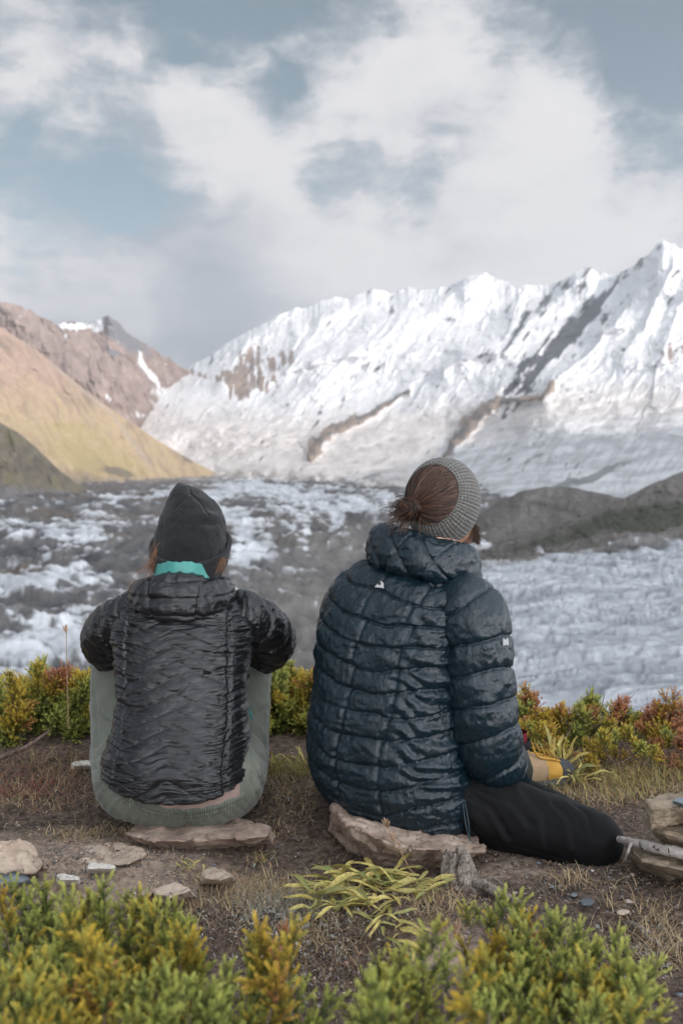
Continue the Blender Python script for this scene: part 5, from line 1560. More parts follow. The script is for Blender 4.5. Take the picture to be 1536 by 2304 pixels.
def slab(name, label, cat, top, bot, z_top, z_bot, mat, seed, voxel=.006, rough=.006, strata=.004, group=None, smooth=2):
    t = [on_plane(p[0], p[1], p[2] if len(p) > 2 else z_top) for p in top]
    b = [on_plane(p[0], p[1], p[2] if len(p) > 2 else z_bot) for p in bot]
    c = np.mean(t + b, axis=0)
    def disp(P, N):
        # chipped facets: each point is pushed to the plane of its nearest cell
        rs = np.random.default_rng(seed)
        lo, hi = P.min(0), P.max(0)
        K = 26
        S = lo + (hi - lo) * rs.random((K, 3)); D = rs.normal(size=(K, 3)); D /= np.linalg.norm(D, axis=1, keepdims=True)
        near = np.argmin(((P[:, None] - S[None]) ** 2).sum(-1), 1)
        facet = ((P - S[near]) * D[near]).sum(1) * .22
        d = np.clip(facet, -.012, .012) * min(1, rough / .006) * (.35 + .65 * (1 - np.abs(N[:, 2])))
        d = d + rough * .8 * fbm(P / .06, 4, seed) - rough * .5 * np.clip(fbm(P / .05, 3, seed + 1, ridged=True) - .2, 0, 1) * 2 + .0026 * fbm(P / .015, 3, seed + 2)
        side = 1 - np.abs(N[:, 2])
        d = d + strata * side * (np.floor((P[:, 2] + .12 * P[:, 0] + .006 * vnoise(P * 18, seed)) / .013) % 2 - .5)
        return P + N * d[:, None]
    o = fuse(name, [prism(t, b)], voxel, mat, None, smooth, disp)
    tag(o, label, cat, group)
    return o

slab('slab_stone', 'flat brown slab under the person in the charcoal beanie', 'stone',
     [(276, 1876), (345, 1893), (480, 1889), (606, 1882), (603, 1857), (450, 1828), (310, 1842)],
     [(300, 1898), (352, 1917), (480, 1915), (622, 1905), (618, 1880), (450, 1850), (320, 1860)], .052, -.004, M_ST_BROWN, 601)
slab('slab_stone', 'thick pointed brown slab under the person in the teal jacket', 'stone',
     [(740, 1818, .125), (798, 1862, .118), (862, 1893, .105), (930, 1908, .085), (1030, 1916, .065), (1092, 1916, .055), (1082, 1880, .055), (1000, 1822, .06), (860, 1775, .08), (775, 1775, .095)],
     [(748, 1885), (796, 1930), (850, 1955), (925, 1966), (1005, 1952), (1070, 1936), (1060, 1895), (1000, 1850), (860, 1810), (775, 1815)], .08, -.006, M_ST_BROWN, 611, rough=.009)
# the pile at the right edge
slab('pile_stone', 'long ochre stone at the bottom of the pile by the black knee', 'stone',
     [(1414, 1912), (1440, 1935), (1500, 1952), (1640, 1975), (1640, 1905), (1540, 1890), (1445, 1888)],
     [(1418, 1938), (1445, 1962), (1505, 1985), (1640, 2015), (1640, 1940), (1540, 1920), (1445, 1915)], .085, -.005, M_ST_OCHRE, 621, rough=.008)
slab('pile_stone', 'wedge shaped ochre stone in the middle of the pile by the black knee', 'stone',
     [(1462, 1853), (1480, 1872), (1540, 1893), (1640, 1912), (1640, 1850), (1540, 1838), (1490, 1838)],
     [(1460, 1878), (1480, 1893), (1540, 1915), (1640, 1940), (1640, 1880), (1540, 1862), (1490, 1860)], .150, .098, M_ST_OCHRE, 631)
slab('pile_stone', 'square dark ended stone on top of the pile by the black knee', 'stone',
     [(1450, 1797), (1466, 1812), (1520, 1818), (1640, 1830), (1640, 1790), (1540, 1782), (1475, 1786)],
     [(1436, 1848), (1458, 1870), (1520, 1858), (1640, 1865), (1640, 1825), (1540, 1815), (1460, 1822)], .225, .152, M_ST_OCHRE, 641, rough=.008)
slab('pile_stone', 'small pale grey stone lying on the pile by the black knee', 'stone',
     [(1508, 1800), (1530, 1808), (1575, 1812), (1580, 1795), (1540, 1788)], [(1506, 1808), (1530, 1817), (1575, 1822), (1580, 1803), (1540, 1795)], .245, .228, M_ST_BLUE, 645, .005, .003)
# the stones on the left
slab('boulder', 'large beige boulder at the left edge, behind the blue grey stone', 'stone',
     [(-60, 1900, .11), (30, 1885, .12), (58, 1888, .115), (90, 1920, .08), (104, 1950, .05), (70, 1965, .07), (-60, 1970, .09)],
     [(-80, 1985), (30, 1995), (70, 2000), (105, 1985), (118, 1965), (60, 1935), (-60, 1930)], .09, -.02, M_ST_BEIGE, 651, rough=.012, strata=.001)
slab('boulder', 'smooth blue grey stone in front of the large beige boulder', 'stone',
     [(-60, 1950, .075), (10, 1945, .08), (50, 1958, .07), (72, 1980, .045), (40, 1992, .05), (-60, 1995, .06)],
     [(-60, 2020), (30, 2022), (76, 2010), (80, 1990), (40, 1978), (-60, 1978)], .06, -.02, M_ST_BLUE, 656, rough=.003, strata=0, smooth=8)
slab('flat_stone', 'flat beige stone sunk in the dust left of the brown slab', 'stone',
     [(176, 1899), (250, 1893), (320, 1907), (333, 1925), (290, 1945), (235, 1950), (178, 1935)],
     [(170, 1905), (250, 1898), (326, 1912), (342, 1932), (295, 1955), (235, 1960), (172, 1945)], .032, -.01, M_ST_BEIGE, 661, rough=.006, strata=0)
slab('small_stone', 'white oblong stone in front of the flat beige stone', 'stone',
     [(196, 1943), (215, 1938), (262, 1947), (255, 1954), (198, 1955)], [(193, 1957), (214, 1950), (263, 1957), (258, 1963), (196, 1966)], .045, .012, M_ST_WHITE, 666, .004, .003, .001)
slab('small_stone', 'chipped white stone beside the blue grey boulder', 'stone',
     [(130, 1967), (150, 1964), (182, 1970), (178, 1980), (132, 1981)], [(128, 1980), (150, 1976), (184, 1980), (180, 1990), (130, 1992)], .045, .012, M_ST_WHITE, 671, .004, .004, .001)
slab('small_stone', 'brown cracked stone half buried below the slab of the charcoal beanie person', 'stone',
     [(455, 1960), (478, 1950), (505, 1956), (525, 1970), (500, 1982), (460, 1978)], [(446, 1972), (478, 1962), (512, 1966), (536, 1982), (505, 1996), (452, 1992)], .045, -.005, M_ST_BEIGE, 676, .005, .005, .002)
slab('small_stone', 'wide tan stone behind the foreground juniper sprigs', 'stone',
     [(345, 1998), (392, 1983), (425, 1996), (434, 2004), (390, 2018), (352, 2014)], [(332, 2012), (392, 1998), (432, 2008), (446, 2020), (395, 2036), (342, 2030)], .05, -.005, M_ST_BEIGE, 681, .005, .005, .002)
slab('small_stone', 'small dark brown stone beside the wide tan stone', 'stone',
     [(312, 2003), (328, 1998), (345, 2006), (340, 2018), (315, 2018)], [(302, 2014), (328, 2008), (352, 2016), (346, 2032), (308, 2032)], .04, -.005, M_ST_BROWN, 686, .005, .004, .001)
slab('small_stone', 'pale flat stone under the left shrubs', 'stone',
     [(160, 1715), (185, 1708), (212, 1712), (208, 1722), (165, 1724)], [(156, 1726), (185, 1718), (216, 1722), (212, 1733), (160, 1735)], .03, -.005, M_ST_WHITE, 691, .006, .004, .001)
for k, (x, y, s, mt, lb) in enumerate([(1320, 2030, 20, M_ST_DARK, 'blue slate flake on the earth below the black knee'), (1400, 2052, 15, M_ST_BEIGE, 'small beige rock on the earth below the pile'),
                                       (440, 2088, 9, M_ST_DARK, 'small blue pebble between the foreground juniper sprigs'), (430, 2178, 9, M_ST_DARK, 'blue pebble low between the foreground sprigs'),
                                       (150, 1925, 8, M_ST_BEIGE, 'small yellowish pebble between boulder and flat stone'), (1332, 1958, 8, M_ST_WHITE, 'tiny pale stone under the black knee'),
                                       (483, 1945, 7, M_ST_BLUE, 'tiny grey pebble below the flat brown slab'), (1290, 2014, 11, M_ST_DARK, 'narrow slate flake left of the larger blue flake'), (1240, 1995, 9, M_ST_DARK, 'thin slate chip below the black thigh')]):
    a = rng.random() * 6
    ring = [(x + s * (1 + .3 * math.sin(j * 2.3 + a)) * math.cos(j * 2 * math.pi / 6 + .3), y + s * .5 * math.sin(j * 2 * math.pi / 6 + .3)) for j in range(6)]
    zt = .002 + .0005 * s * (1 if mt is M_ST_DARK else 1.6)
    gz = float(ground_z(*on_plane(x, y)[:2]))
    slab('small_stone', lb, 'stone', [p + (gz + zt,) for p in ring], [p + (gz - .004,) for p in ring], 0, 0, mt, 700 + k, .0035, .002, 0)

def build_gravel():
    """loose grit and chips: far too many to count"""
    vs, fs, cs, off = [], [], [], 0
    base = np.array([[1, 0, 0], [-.5, .87, 0], [-.5, -.87, 0], [.2, .1, .8], [.0, .0, -.7]])
    bf = np.array([[0, 1, 3], [1, 2, 3], [2, 0, 3], [1, 0, 4], [2, 1, 4], [0, 2, 4]])
    pal = np.array([(.20, .15, .115), (.36, .28, .21), (.15, .165, .185), (.28, .28, .29), (.07, .055, .045), (.52, .46, .39)])
    qx = np.concatenate([rng.uniform(-60, 480, 4200), rng.uniform(1000, 1600, 2600), rng.uniform(-60, 1600, 2200)])
    qy = np.concatenate([rng.normal(1975, 45, 4200), rng.normal(2010, 50, 2600), rng.uniform(1700, 2330, 2200)])
    for p in spots(qx, qy, 1690, .001):
        s = .0019 + .0042 * rng.random() ** 3 * (1 if rng.random() > .06 else 2.2)
        R = np.array(Matrix.Rotation(rng.random() * 6.28, 3, 'Z') @ Matrix.Rotation(rng.normal(0, .5), 3, 'X'))
        q = (base * (1 + .35 * rng.normal(size=(5, 3)))) * np.array([1, .75, .5]) * s
        vs.append(q @ R.T + p); fs.append(bf + off); off += 5
        cs.append(np.repeat(pal[rng.choice(6, p=[.30, .24, .16, .12, .10, .08])][None] * rng.uniform(.7, 1.25), 5, 0))
    m, nt, b = material('grit')
    nt.link(attr(nt, 'tint').outputs['Color'], b.inputs['Base Color']); b.inputs['Roughness'].default_value = .85
    o = mesh_obj('gravel', np.concatenate(vs), np.concatenate(fs), m, smooth=False, attrs={'tint': np.concatenate(cs)})
    tag(o, 'loose grit and slate chips strewn over the dark earth', 'gravel', kind='stuff')
build_gravel()

# ------------------------------------------------------------------ wood
def wood_material(name, c0, c1, dark=.0):
    m, nt, b = material(name)
    tcn = nt.n('ShaderNodeTexCoord'); p = tcn.outputs['Object']
    g = nt.noise(nt.scalevec(p, (2, 2, 1)), 45, 6, .7, 1.2)
    nt.link(nt.mix(nt.ramp(g, .35, .65), c0, c1), b.inputs['Base Color'])
    b.inputs['Roughness'].default_value = .9; b.inputs['Specular IOR Level'].default_value = .15
    bump(nt, b, g, .8, .004)
    return m
M_WOOD = wood_material('weathered_wood', (.085, .068, .055), (.36, .31, .265))
M_TWIG = wood_material('grey_brown_twig', (.11, .075, .058), (.26, .19, .155))
def birch_material():
    m, nt, b = material('birch_bark')
    tcn = nt.n('ShaderNodeTexCoord'); p = tcn.outputs['Object']
    g = nt.noise(nt.scalevec(p, (1, 3, 3)), 30, 5, .65)
    k = nt.noise(nt.scalevec(p, (3.0, 1, 1)), 28, 2, .5)
    c = nt.mix(nt.ramp(g, .3, .7), (.34, .285, .25), (.58, .535, .50))
    c = nt.mix(nt.ramp(k, .60, .64), c, (.035, .03, .03))
    nt.link(c, b.inputs['Base Color']); b.inputs['Roughness'].default_value = .7
    bump(nt, b, g, .5, .003)
    return m
M_BIRCH = birch_material()

def stick(name, pts, radii, mat, label, cat, seed, nu=12, twigs=()):
    root = None
    v, f = tube(pts, radii, nu, 10 * len(pts))
    v = v + .25 * np.mean(radii) * fbm(v / (np.mean(radii) * 3), 3, seed)[:, None] * np.array([.6, .6, 1])
    root = mesh_obj(name, v, f, mat)
    for tw in twigs:
        tv, tf = tube(tw[0], tw[1], 7, 14)
        mesh_obj('twig', tv, tf, mat, root)
    return tag(root, label, cat)

stick('birch_stick', [on_plane(1392, 1890, .075), on_plane(1440, 1900, .098), on_plane(1490, 1912, .108), on_plane(1560, 1925, .112), on_plane(1640, 1938, .115)], [.008, .011, .013, .0145, .0155], M_BIRCH,
      'pale birch stick with dark knots lying across the pile', 'stick', 801, 14, [([on_plane(1420, 1895, .095), on_plane(1412, 1915, .085), on_plane(1405, 1935, .05)], [.004, .0035, .0025])])

def build_stump():
    p = on_plane(1038, 2000); p[2] = ground_z(p[0], p[1])
    parts = []
    rs = np.random.default_rng(4)
    for k in range(9):
        a = k * .7
        b0 = p + np.array([.026 * math.cos(a), .018 * math.sin(a), 0]); t0 = p + np.array([.020 * math.cos(a) - .008 + rs.normal(0, .006), .010 * math.sin(a) + .01, .055 + .028 * rs.random()])
        parts.append(tube([b0, (b0 + t0) / 2 + rs.normal(0, .005, 3), t0], [.013, .011, .006], 10))
    def disp(P, N): return P + N * (.005 * fbm(P / np.array([.012, .012, .05]), 4, 811, ridged=True) + .003 * fbm(P / .02, 3, 812))[:, None]
    o = fuse('wood_stump', parts, .003, M_WOOD, None, 2, disp)
    tag(o, 'gnarled grey wood stump in front of the pointed slab', 'stump')
build_stump()
g0 = lambda px, py, h: (lambda q: np.array([q[0], q[1], float(ground_z(q[0], q[1])) + h]))(on_plane(px, py))
stick('dead_branch', [g0(1062, 2004, .02), g0(1095, 2018, .022), g0(1130, 2030, .016), g0(1172, 2046, .01)], [.013, .012, .010, .006], M_WOOD, 'grey weathered branch running right from the stump', 'branch', 821, 12,
      [([g0(1085, 2012, .03), g0(1110, 2012, .035), g0(1140, 2028, .03)], [.004, .004, .002])])
stick('dead_branch', [g0(1402, 2078, .006), g0(1425, 2092, .014), g0(1450, 2104, .012), g0(1466, 2102, .006)], [.004, .006, .005, .003], M_WOOD, 'small bleached root on the earth at the lower right', 'branch', 822, 8,
      [([g0(1440, 2100, .012), g0(1456, 2118, .012), g0(1480, 2125, .006)], [.004, .004, .002])])
stick('dead_branch', [V(-20, 1712, 3.05), V(40, 1690, 3.06), V(80, 1668, 3.08), V(112, 1643, 3.10)], [.009, .0075, .006, .003], M_TWIG, 'bare brown branch in front of the left shrubs', 'branch', 823, 8,
      [([V(5, 1705, 3.05), V(25, 1690, 3.02), V(32, 1680, 3.0)], [.004, .003, .002]), ([V(30, 1694, 3.05), V(45, 1678, 3.04), V(48, 1666, 3.03)], [.003, .0025, .0015])])

# ------------------------------------------------------------------ junipers
def foliage_material():
    m, nt, b = material('juniper_needles')
    tone = attr(nt, 'tone').outputs['Fac']; hue = attr(nt, 'hue').outputs['Fac']
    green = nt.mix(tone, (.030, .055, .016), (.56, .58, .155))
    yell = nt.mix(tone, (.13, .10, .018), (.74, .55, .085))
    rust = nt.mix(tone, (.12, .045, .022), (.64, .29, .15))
    c = nt.mix(nt.ramp(hue, .25, .5), green, yell)
    c = nt.mix(nt.ramp(hue, .58, .82), c, rust)
    tr = nt.n('ShaderNodeBsdfTranslucent'); nt.link(c, tr.inputs[0])
    nt.link(c, b.inputs['Base Color']); b.inputs['Roughness'].default_value = .55; b.inputs['Specular IOR Level'].default_value = .35
    mx = nt.n('ShaderNodeMixShader'); mx.inputs[0].default_value = .35
    nt.link(b.outputs[0], mx.inputs[1]); nt.link(tr.outputs[0], mx.inputs[2])
    nt.link(mx.outputs[0], nt.t.nodes['Material Output'].inputs['Surface'])
    return m
M_NEEDLE = foliage_material()

def make_sprig(seed, n_twig=9, n_needle=34, twig=.42, needle=.105, width=.030):
    """unit sprig along +Z: a stem with bottle-brush twigs. verts, quads, tone, twig random"""
    r = np.random.default_rng(seed)
    Vs, tones, rnd = [], [], []
    def brush(p0, d, L, n, rn):
        d = d / np.linalg.norm(d)
        a = np.cross(d, [.3, .8, .5]); a /= np.linalg.norm(a); b_ = np.cross(d, a)
        up = np.array([0, 0, 1.])
        for k in range(n):
            t = (k + .5) / n
            az = k * 2.399 + r.normal(0, .2)
            side = a * math.cos(az) + b_ * math.sin(az)
            cur = p0 + d * (L * t) + up * L * .18 * t * t
            nd = d * (.55 + .6 * t) + side * (1.0 - .45 * t) + up * .15; nd /= np.linalg.norm(nd)
            ln = needle * (.75 + .5 * r.random()) * (1 - .25 * t)
            w_ = np.cross(nd, d); w_ /= np.linalg.norm(w_) + 1e-9
            w_ = w_ * math.cos(.6) + np.cross(nd, w_) * math.sin(r.uniform(-1, 1))
            w_ *= width * .5
            Vs.append(np.array([cur, cur + nd * ln * .55 + w_, cur + nd * ln, cur + nd * ln * .55 - w_]))
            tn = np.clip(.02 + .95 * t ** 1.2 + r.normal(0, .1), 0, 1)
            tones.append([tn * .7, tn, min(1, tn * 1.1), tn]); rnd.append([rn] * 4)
    brush(np.array([0, 0, .25]), np.array([0, 0, 1.]), .75, int(n_needle * 1.5), r.random())
    for k in range(n_twig):
        t = .08 + .80 * k / n_twig
        az = k * 2.399 + r.normal(0, .3)
        d = np.array([math.cos(az), math.sin(az), .85 + .5 * t])
        brush(np.array([0, 0, t]), d, twig * (1.1 - .55 * t) * r.uniform(.8, 1.2), n_needle, r.random())
    Vv = np.concatenate(Vs)
    return Vv, np.arange(len(Vv)).reshape(-1, 4), np.concatenate(tones), np.concatenate(rnd)
SPRIG_NEAR = [make_sprig(s, 8, 34, .50, .115, .052) for s in (1, 2, 3)]
SPRIG_FAR = [make_sprig(s, 7, 17, .48, .15, .075) for s in (4, 5, 6)]

def rot_to(d, spin):
    d = d / np.linalg.norm(d)
    a = np.cross(d, [.21, .93, .3]); a /= np.linalg.norm(a); b = np.cross(d, a)
    c, s = math.cos(spin), math.sin(spin)
    return np.stack([a * c + b * s, -a * s + b * c, d], 0)     # rows: images of x,y,z

def shrub(label, base, stems, sprigs, size, hue_fn, group, name='juniper_shrub', per=(10, 14), lean_up=.6, start=.35, r_stem=.004, seed=0, tone_shift=0., twiggy=False):
    """stems: list of tip points; sprigs are set along the upper part of each stem"""
    r = np.random.default_rng(900 + seed)
    root = empty(name, base)
    tag(root, label, 'shrub', group)
    base = np.asarray(base, float)
    vs, fs, tn, hu, off = [], [], [], [], 0
    for tip in stems:
        tip = np.asarray(tip, float)
        b0 = base + r.normal(0, .012, 3) * np.array([1, 1, 0])
        h = tip - b0
        mid = b0 + h * .5 + np.array([h[0], h[1], 0]) * .12 + r.normal(0, .02, 3)
        path = catmull([b0, mid, tip], 24)
        v, f = tube(path[::4] - base, np.linspace(r_stem, r_stem * .35, len(path[::4])), 6, 14)
        mesh_obj('branch', v, f, M_TWIG, root)
        if twiggy:
            for q in range(3):
                k = int(r.uniform(6, 18)); e = path[k] + (path[min(23, k + 5)] - path[k]) + r.normal(0, .05, 3)
                v, f = tube([path[k] - base, (path[k] + e) / 2 - base + r.normal(0, .008, 3), e - base], [r_stem * .5, r_stem * .4, r_stem * .2], 5, 10)
                mesh_obj('branch', v, f, M_TWIG, root)
        n = r.integers(*per)
        for k in range(n):
            t = start + (1 - start) * (k + r.random()) / n if k < n - 1 else .97
            i = min(int(t * 23), 22)
            p = path[i] + (path[i + 1] - path[i]) * (t * 23 - i)
            d = (path[i + 1] - path[i]); d /= np.linalg.norm(d)
            dd = d * (.55 + .6 * (t > .9)) + np.array([0, 0, lean_up]) + r.normal(0, .55 if t < .9 else .12, 3)
            s = size * r.uniform(.75, 1.25) * (1.05 - .25 * t)
            sv, sf, st, sr = sprigs[r.integers(len(sprigs))]
            M = rot_to(dd, r.random() * 6.28)
            vs.append((sv * s) @ M + p - base); fs.append(sf + off); off += len(sv)
            hb = hue_fn(p, r)
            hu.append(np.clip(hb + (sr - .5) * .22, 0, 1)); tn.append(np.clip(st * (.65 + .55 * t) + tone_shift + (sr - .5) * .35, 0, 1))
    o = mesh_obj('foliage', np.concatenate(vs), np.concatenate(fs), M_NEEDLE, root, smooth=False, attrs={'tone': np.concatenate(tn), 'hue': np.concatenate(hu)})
    return root

def patch_hue(bias, amp=.35, seed=0, scale=9.):
    def f(p, r):
        return bias + amp * float(vnoise(np.asarray(p)[None] * scale, 77 + seed)[0]) + r.normal(0, .05)
    return f

def tips(pts, Y, jy, r):
    return [V(px, py, Y + r.uniform(-jy, jy)) for px, py in pts]

r_ = np.random.default_rng(21)
def gbase(px, Y):
    x = (px - CX) / FPX * Y
    return np.array([x, Y, float(ground_z(x, Y))])

# the row along the rim: left, between the two people, right
BACK = 'juniper shrubs along the rim of the ledge'
back = [
    ('green and yellow juniper at the left edge, behind the bare branch', 15, 3.45, [(-60, 1560), (-30, 1545), (0, 1545), (25, 1530), (45, 1560), (10, 1590), (-40, 1600), (40, 1610), (60, 1640), (-10, 1640), (20, 1660), (-50, 1650)], .36, 0, False),
    ('tall yellow green juniper with a coppery top left of the green trousers', 95, 3.55, [(60, 1540), (85, 1512), (95, 1505), (105, 1525), (125, 1518), (140, 1515), (152, 1525), (120, 1560), (80, 1570), (60, 1590), (100, 1600), (130, 1610), (150, 1580), (90, 1640), (120, 1650)], .38, 1, False),
    ('small leafed green juniper touching the green trousers on the left', 190, 3.5, [(155, 1535), (175, 1530), (195, 1535), (205, 1525), (185, 1560), (160, 1580), (205, 1580), (180, 1610), (200, 1630), (165, 1640), (220, 1560), (230, 1600)], .33, 2, False),
    ('yellow green juniper between the two seated people, at the green trousers', 625, 3.6, [(590, 1560), (610, 1530), (625, 1510), (640, 1520), (655, 1512), (600, 1580), (630, 1570), (655, 1560), (620, 1610), (645, 1620), (600, 1630)], .33, 3, False),
    ('dark green juniper between the two seated people, at the teal jacket', 695, 3.65, [(665, 1540), (680, 1530), (695, 1525), (710, 1522), (725, 1530), (675, 1580), (700, 1570), (690, 1620), (715, 1610), (740, 1570)], .34, 4, False),
    ('orange and yellow juniper behind the teal sleeve', 1195, 3.5, [(1165, 1580), (1180, 1570), (1187, 1548), (1200, 1580), (1215, 1600), (1170, 1620), (1195, 1630), (1220, 1640), (1150, 1600), (1235, 1605), (1185, 1670)], .58, 5, True),
    ('green topped juniper with a coppery spray reaching right', 1310, 3.45, [(1260, 1585), (1280, 1600), (1300, 1590), (1322, 1562), (1330, 1580), (1350, 1585), (1385, 1575), (1405, 1562), (1360, 1610), (1290, 1640), (1330, 1630), (1265, 1640), (1380, 1620)], .48, 6, True),
    ('sparse green juniper with bare stems, middle of the right hand row', 1420, 3.5, [(1395, 1625), (1415, 1605), (1432, 1615), (1448, 1630), (1405, 1660), (1430, 1655), (1450, 1670), (1390, 1680)], .38, 7, True),
    ('rust brown juniper at the right edge', 1500, 3.4, [(1450, 1625), (1470, 1600), (1482, 1580), (1505, 1590), (1530, 1585), (1555, 1580), (1480, 1640), (1510, 1640), (1545, 1640), (1470, 1690), (1520, 1690), (1580, 1610), (1590, 1660)], .74, 8, True),
]
def copper_top(base_fn, px, py, Y, rad):
    c = V(px, py, Y)
    def f(p, r):
        d = math.hypot(p[0] - c[0], p[2] - c[2])
        return .9 if d < rad else base_fn(p, r)
    return f
for lb, px, Y, tp, hue, sd, tw in back:
    fn = patch_hue(hue, .42 if sd < 5 else .55, sd, 11.)
    if sd == 1: fn = copper_top(fn, 140, 1522, Y, .045)
    if sd == 6: fn = copper_top(fn, 1395, 1575, Y, .09)
    tp = [(x, y + (14 if sd < 5 else 26)) for x, y in tp]
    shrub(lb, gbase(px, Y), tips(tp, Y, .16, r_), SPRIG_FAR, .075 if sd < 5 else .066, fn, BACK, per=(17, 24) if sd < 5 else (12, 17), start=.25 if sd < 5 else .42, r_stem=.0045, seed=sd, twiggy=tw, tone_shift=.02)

for lb, px, Y, tp, hue, sd in [
    ('low tangled juniper with bare stems beyond the boot', 1215, 3.15, [(1170, 1650), (1190, 1640), (1210, 1660), (1235, 1650), (1250, 1680), (1180, 1690), (1225, 1700), (1265, 1700), (1200, 1720)], .50, 40),
    ('low tangled rusty juniper with bare stems above the stone pile', 1400, 3.1, [(1330, 1690), (1355, 1670), (1385, 1680), (1410, 1665), (1440, 1690), (1350, 1720), (1400, 1720), (1440, 1730), (1320, 1720), (1465, 1700)], .62, 41),
    ('low rust brown juniper at the right edge above the stone pile', 1540, 3.1, [(1480, 1690), (1500, 1670), (1530, 1680), (1560, 1665), (1590, 1690), (1500, 1720), (1540, 1730), (1580, 1730)], .70, 42)]:
    shrub(lb, gbase(px, Y), tips(tp, Y, .12, r_), SPRIG_FAR, .056, patch_hue(hue, .6, sd, 14.), BACK, per=(6, 9), start=.55, r_stem=.0042, seed=sd, twiggy=True)

# the blurred sprigs in the foreground
FRONT = 'juniper sprigs in the foreground'
front = [
    ('dark green juniper clump at the left edge of the foreground', 60, 1.50, [(-40, 2010), (10, 2000), (45, 1995), (75, 2010), (100, 2000), (-20, 2060), (30, 2070), (70, 2060), (110, 2050), (95, 2110), (10, 2120), (-60, 2080), (50, 2150), (120, 2130), (0, 2180)], .16, 20, .052),
    ('upright juniper sprig with yellow tip behind the dark green clump', 185, 1.45, [(165, 2050), (180, 2020), (200, 2000), (228, 1995), (215, 2030), (190, 2080), (235, 2050), (170, 2110), (210, 2110)], .27, 21, .048),
    ('pale green juniper sprig in the middle of the left foreground', 160, 1.25, [(130, 2080), (150, 2040), (165, 2020), (180, 2060), (140, 2130), (175, 2130), (200, 2120), (120, 2170), (160, 2190), (205, 2180)], .22, 22, .046),
    ('golden juniper sprig low in the left foreground', 235, 1.15, [(190, 2140), (210, 2120), (235, 2150), (255, 2170), (200, 2190), (230, 2210), (262, 2210), (215, 2250), (245, 2260)], .40, 23, .042),
    ('yellow tipped juniper in front of the wide tan stone', 320, 1.40, [(270, 2030), (290, 2005), (305, 2010), (325, 2050), (300, 2070), (280, 2100), (345, 2060), (330, 2110), (300, 2150)], .30, 24, .046),
    ('juniper sprigs leaning right beside the bare earth', 385, 1.30, [(350, 2040), (380, 2030), (395, 2025), (400, 2080), (425, 2070), (410, 2120), (370, 2100), (360, 2150), (430, 2110), (400, 2170), (420, 2200)], .26, 25, .046),
    ('low juniper along the bottom left corner', 40, 1.05, [(-30, 2200), (10, 2180), (40, 2170), (70, 2190), (100, 2180), (130, 2200), (0, 2240), (60, 2240), (110, 2240), (20, 2290), (90, 2290)], .30, 26, .042),
    ('low green juniper along the bottom, left of the lone sprig', 390, 1.08, [(300, 2230), (330, 2200), (360, 2180), (390, 2200), (420, 2190), (450, 2210), (340, 2260), (400, 2250), (450, 2260), (480, 2240), (310, 2290), (430, 2290), (490, 2200), (505, 2230)], .20, 27, .044),
    ('lone upright juniper sprig with golden tips on the bare earth', 600, 1.25, [(560, 2130), (585, 2110), (600, 2125), (635, 2095), (650, 2110), (570, 2180), (620, 2170), (655, 2160), (560, 2230), (600, 2240), (640, 2230), (660, 2270), (560, 2290), (620, 2290)], .30, 28, .046),
    ('juniper sprigs below the yellow leafed plant', 910, 1.25, [(820, 2210), (850, 2170), (880, 2180), (905, 2155), (950, 2130), (965, 2110), (985, 2160), (930, 2200), (870, 2230), (1000, 2190), (840, 2270), (900, 2270), (960, 2250)], .22, 29, .046),
    ('blurred juniper tip at the bottom centre', 875, 1.0, [(850, 2260), (870, 2235), (890, 2250), (840, 2290), (900, 2290), (810, 2290)], .26, 30, .042),
    ('juniper spray reaching left under the dead branch', 1110, 1.42, [(1055, 2050), (1075, 2040), (1100, 2055), (1125, 2040), (1150, 2045), (1120, 2080), (1160, 2090), (1180, 2080), (1140, 2120), (1190, 2120)], .32, 31, .046),
    ('dense green juniper in the middle of the right foreground', 1230, 1.35, [(1160, 2130), (1190, 2110), (1230, 2095), (1260, 2085), (1285, 2100), (1310, 2110), (1200, 2160), (1250, 2150), (1300, 2150), (1220, 2200), (1280, 2200), (1330, 2130), (1180, 2200)], .20, 32, .048),
    ('yellow green juniper right of the dense foreground juniper', 1370, 1.30, [(1330, 2140), (1350, 2130), (1375, 2120), (1395, 2150), (1350, 2190), (1400, 2190), (1320, 2200), (1380, 2230), (1430, 2200), (1450, 2190)], .24, 33, .046),
    ('low juniper along the bottom right', 1250, 1.08, [(1050, 2210), (1090, 2170), (1120, 2190), (1160, 2200), (1060, 2260), (1110, 2250), (1170, 2240), (1230, 2250), (1290, 2240), (1340, 2250), (1080, 2295), (1200, 2290), (1310, 2290), (1380, 2270), (1430, 2260), (1470, 2270), (1410, 2295)], .22, 34, .044),
]
for lb, px, Y, tp, hue, sd, sz in front:
    b = gbase(px, Y); b[2] = min(b[2], V(px, 2400, Y)[2]) 
    b[2] = float(ground_z(b[0], b[1]))
    shrub(lb, b, tips([(x, y + (58 if px < 480 else 40)) for x, y in tp], Y, .10, r_), SPRIG_NEAR, sz * 1.3, patch_hue(hue, .45, sd, 12.), FRONT, per=(5, 7), start=.40, r_stem=.0035, seed=sd, tone_shift=.04, lean_up=.35)

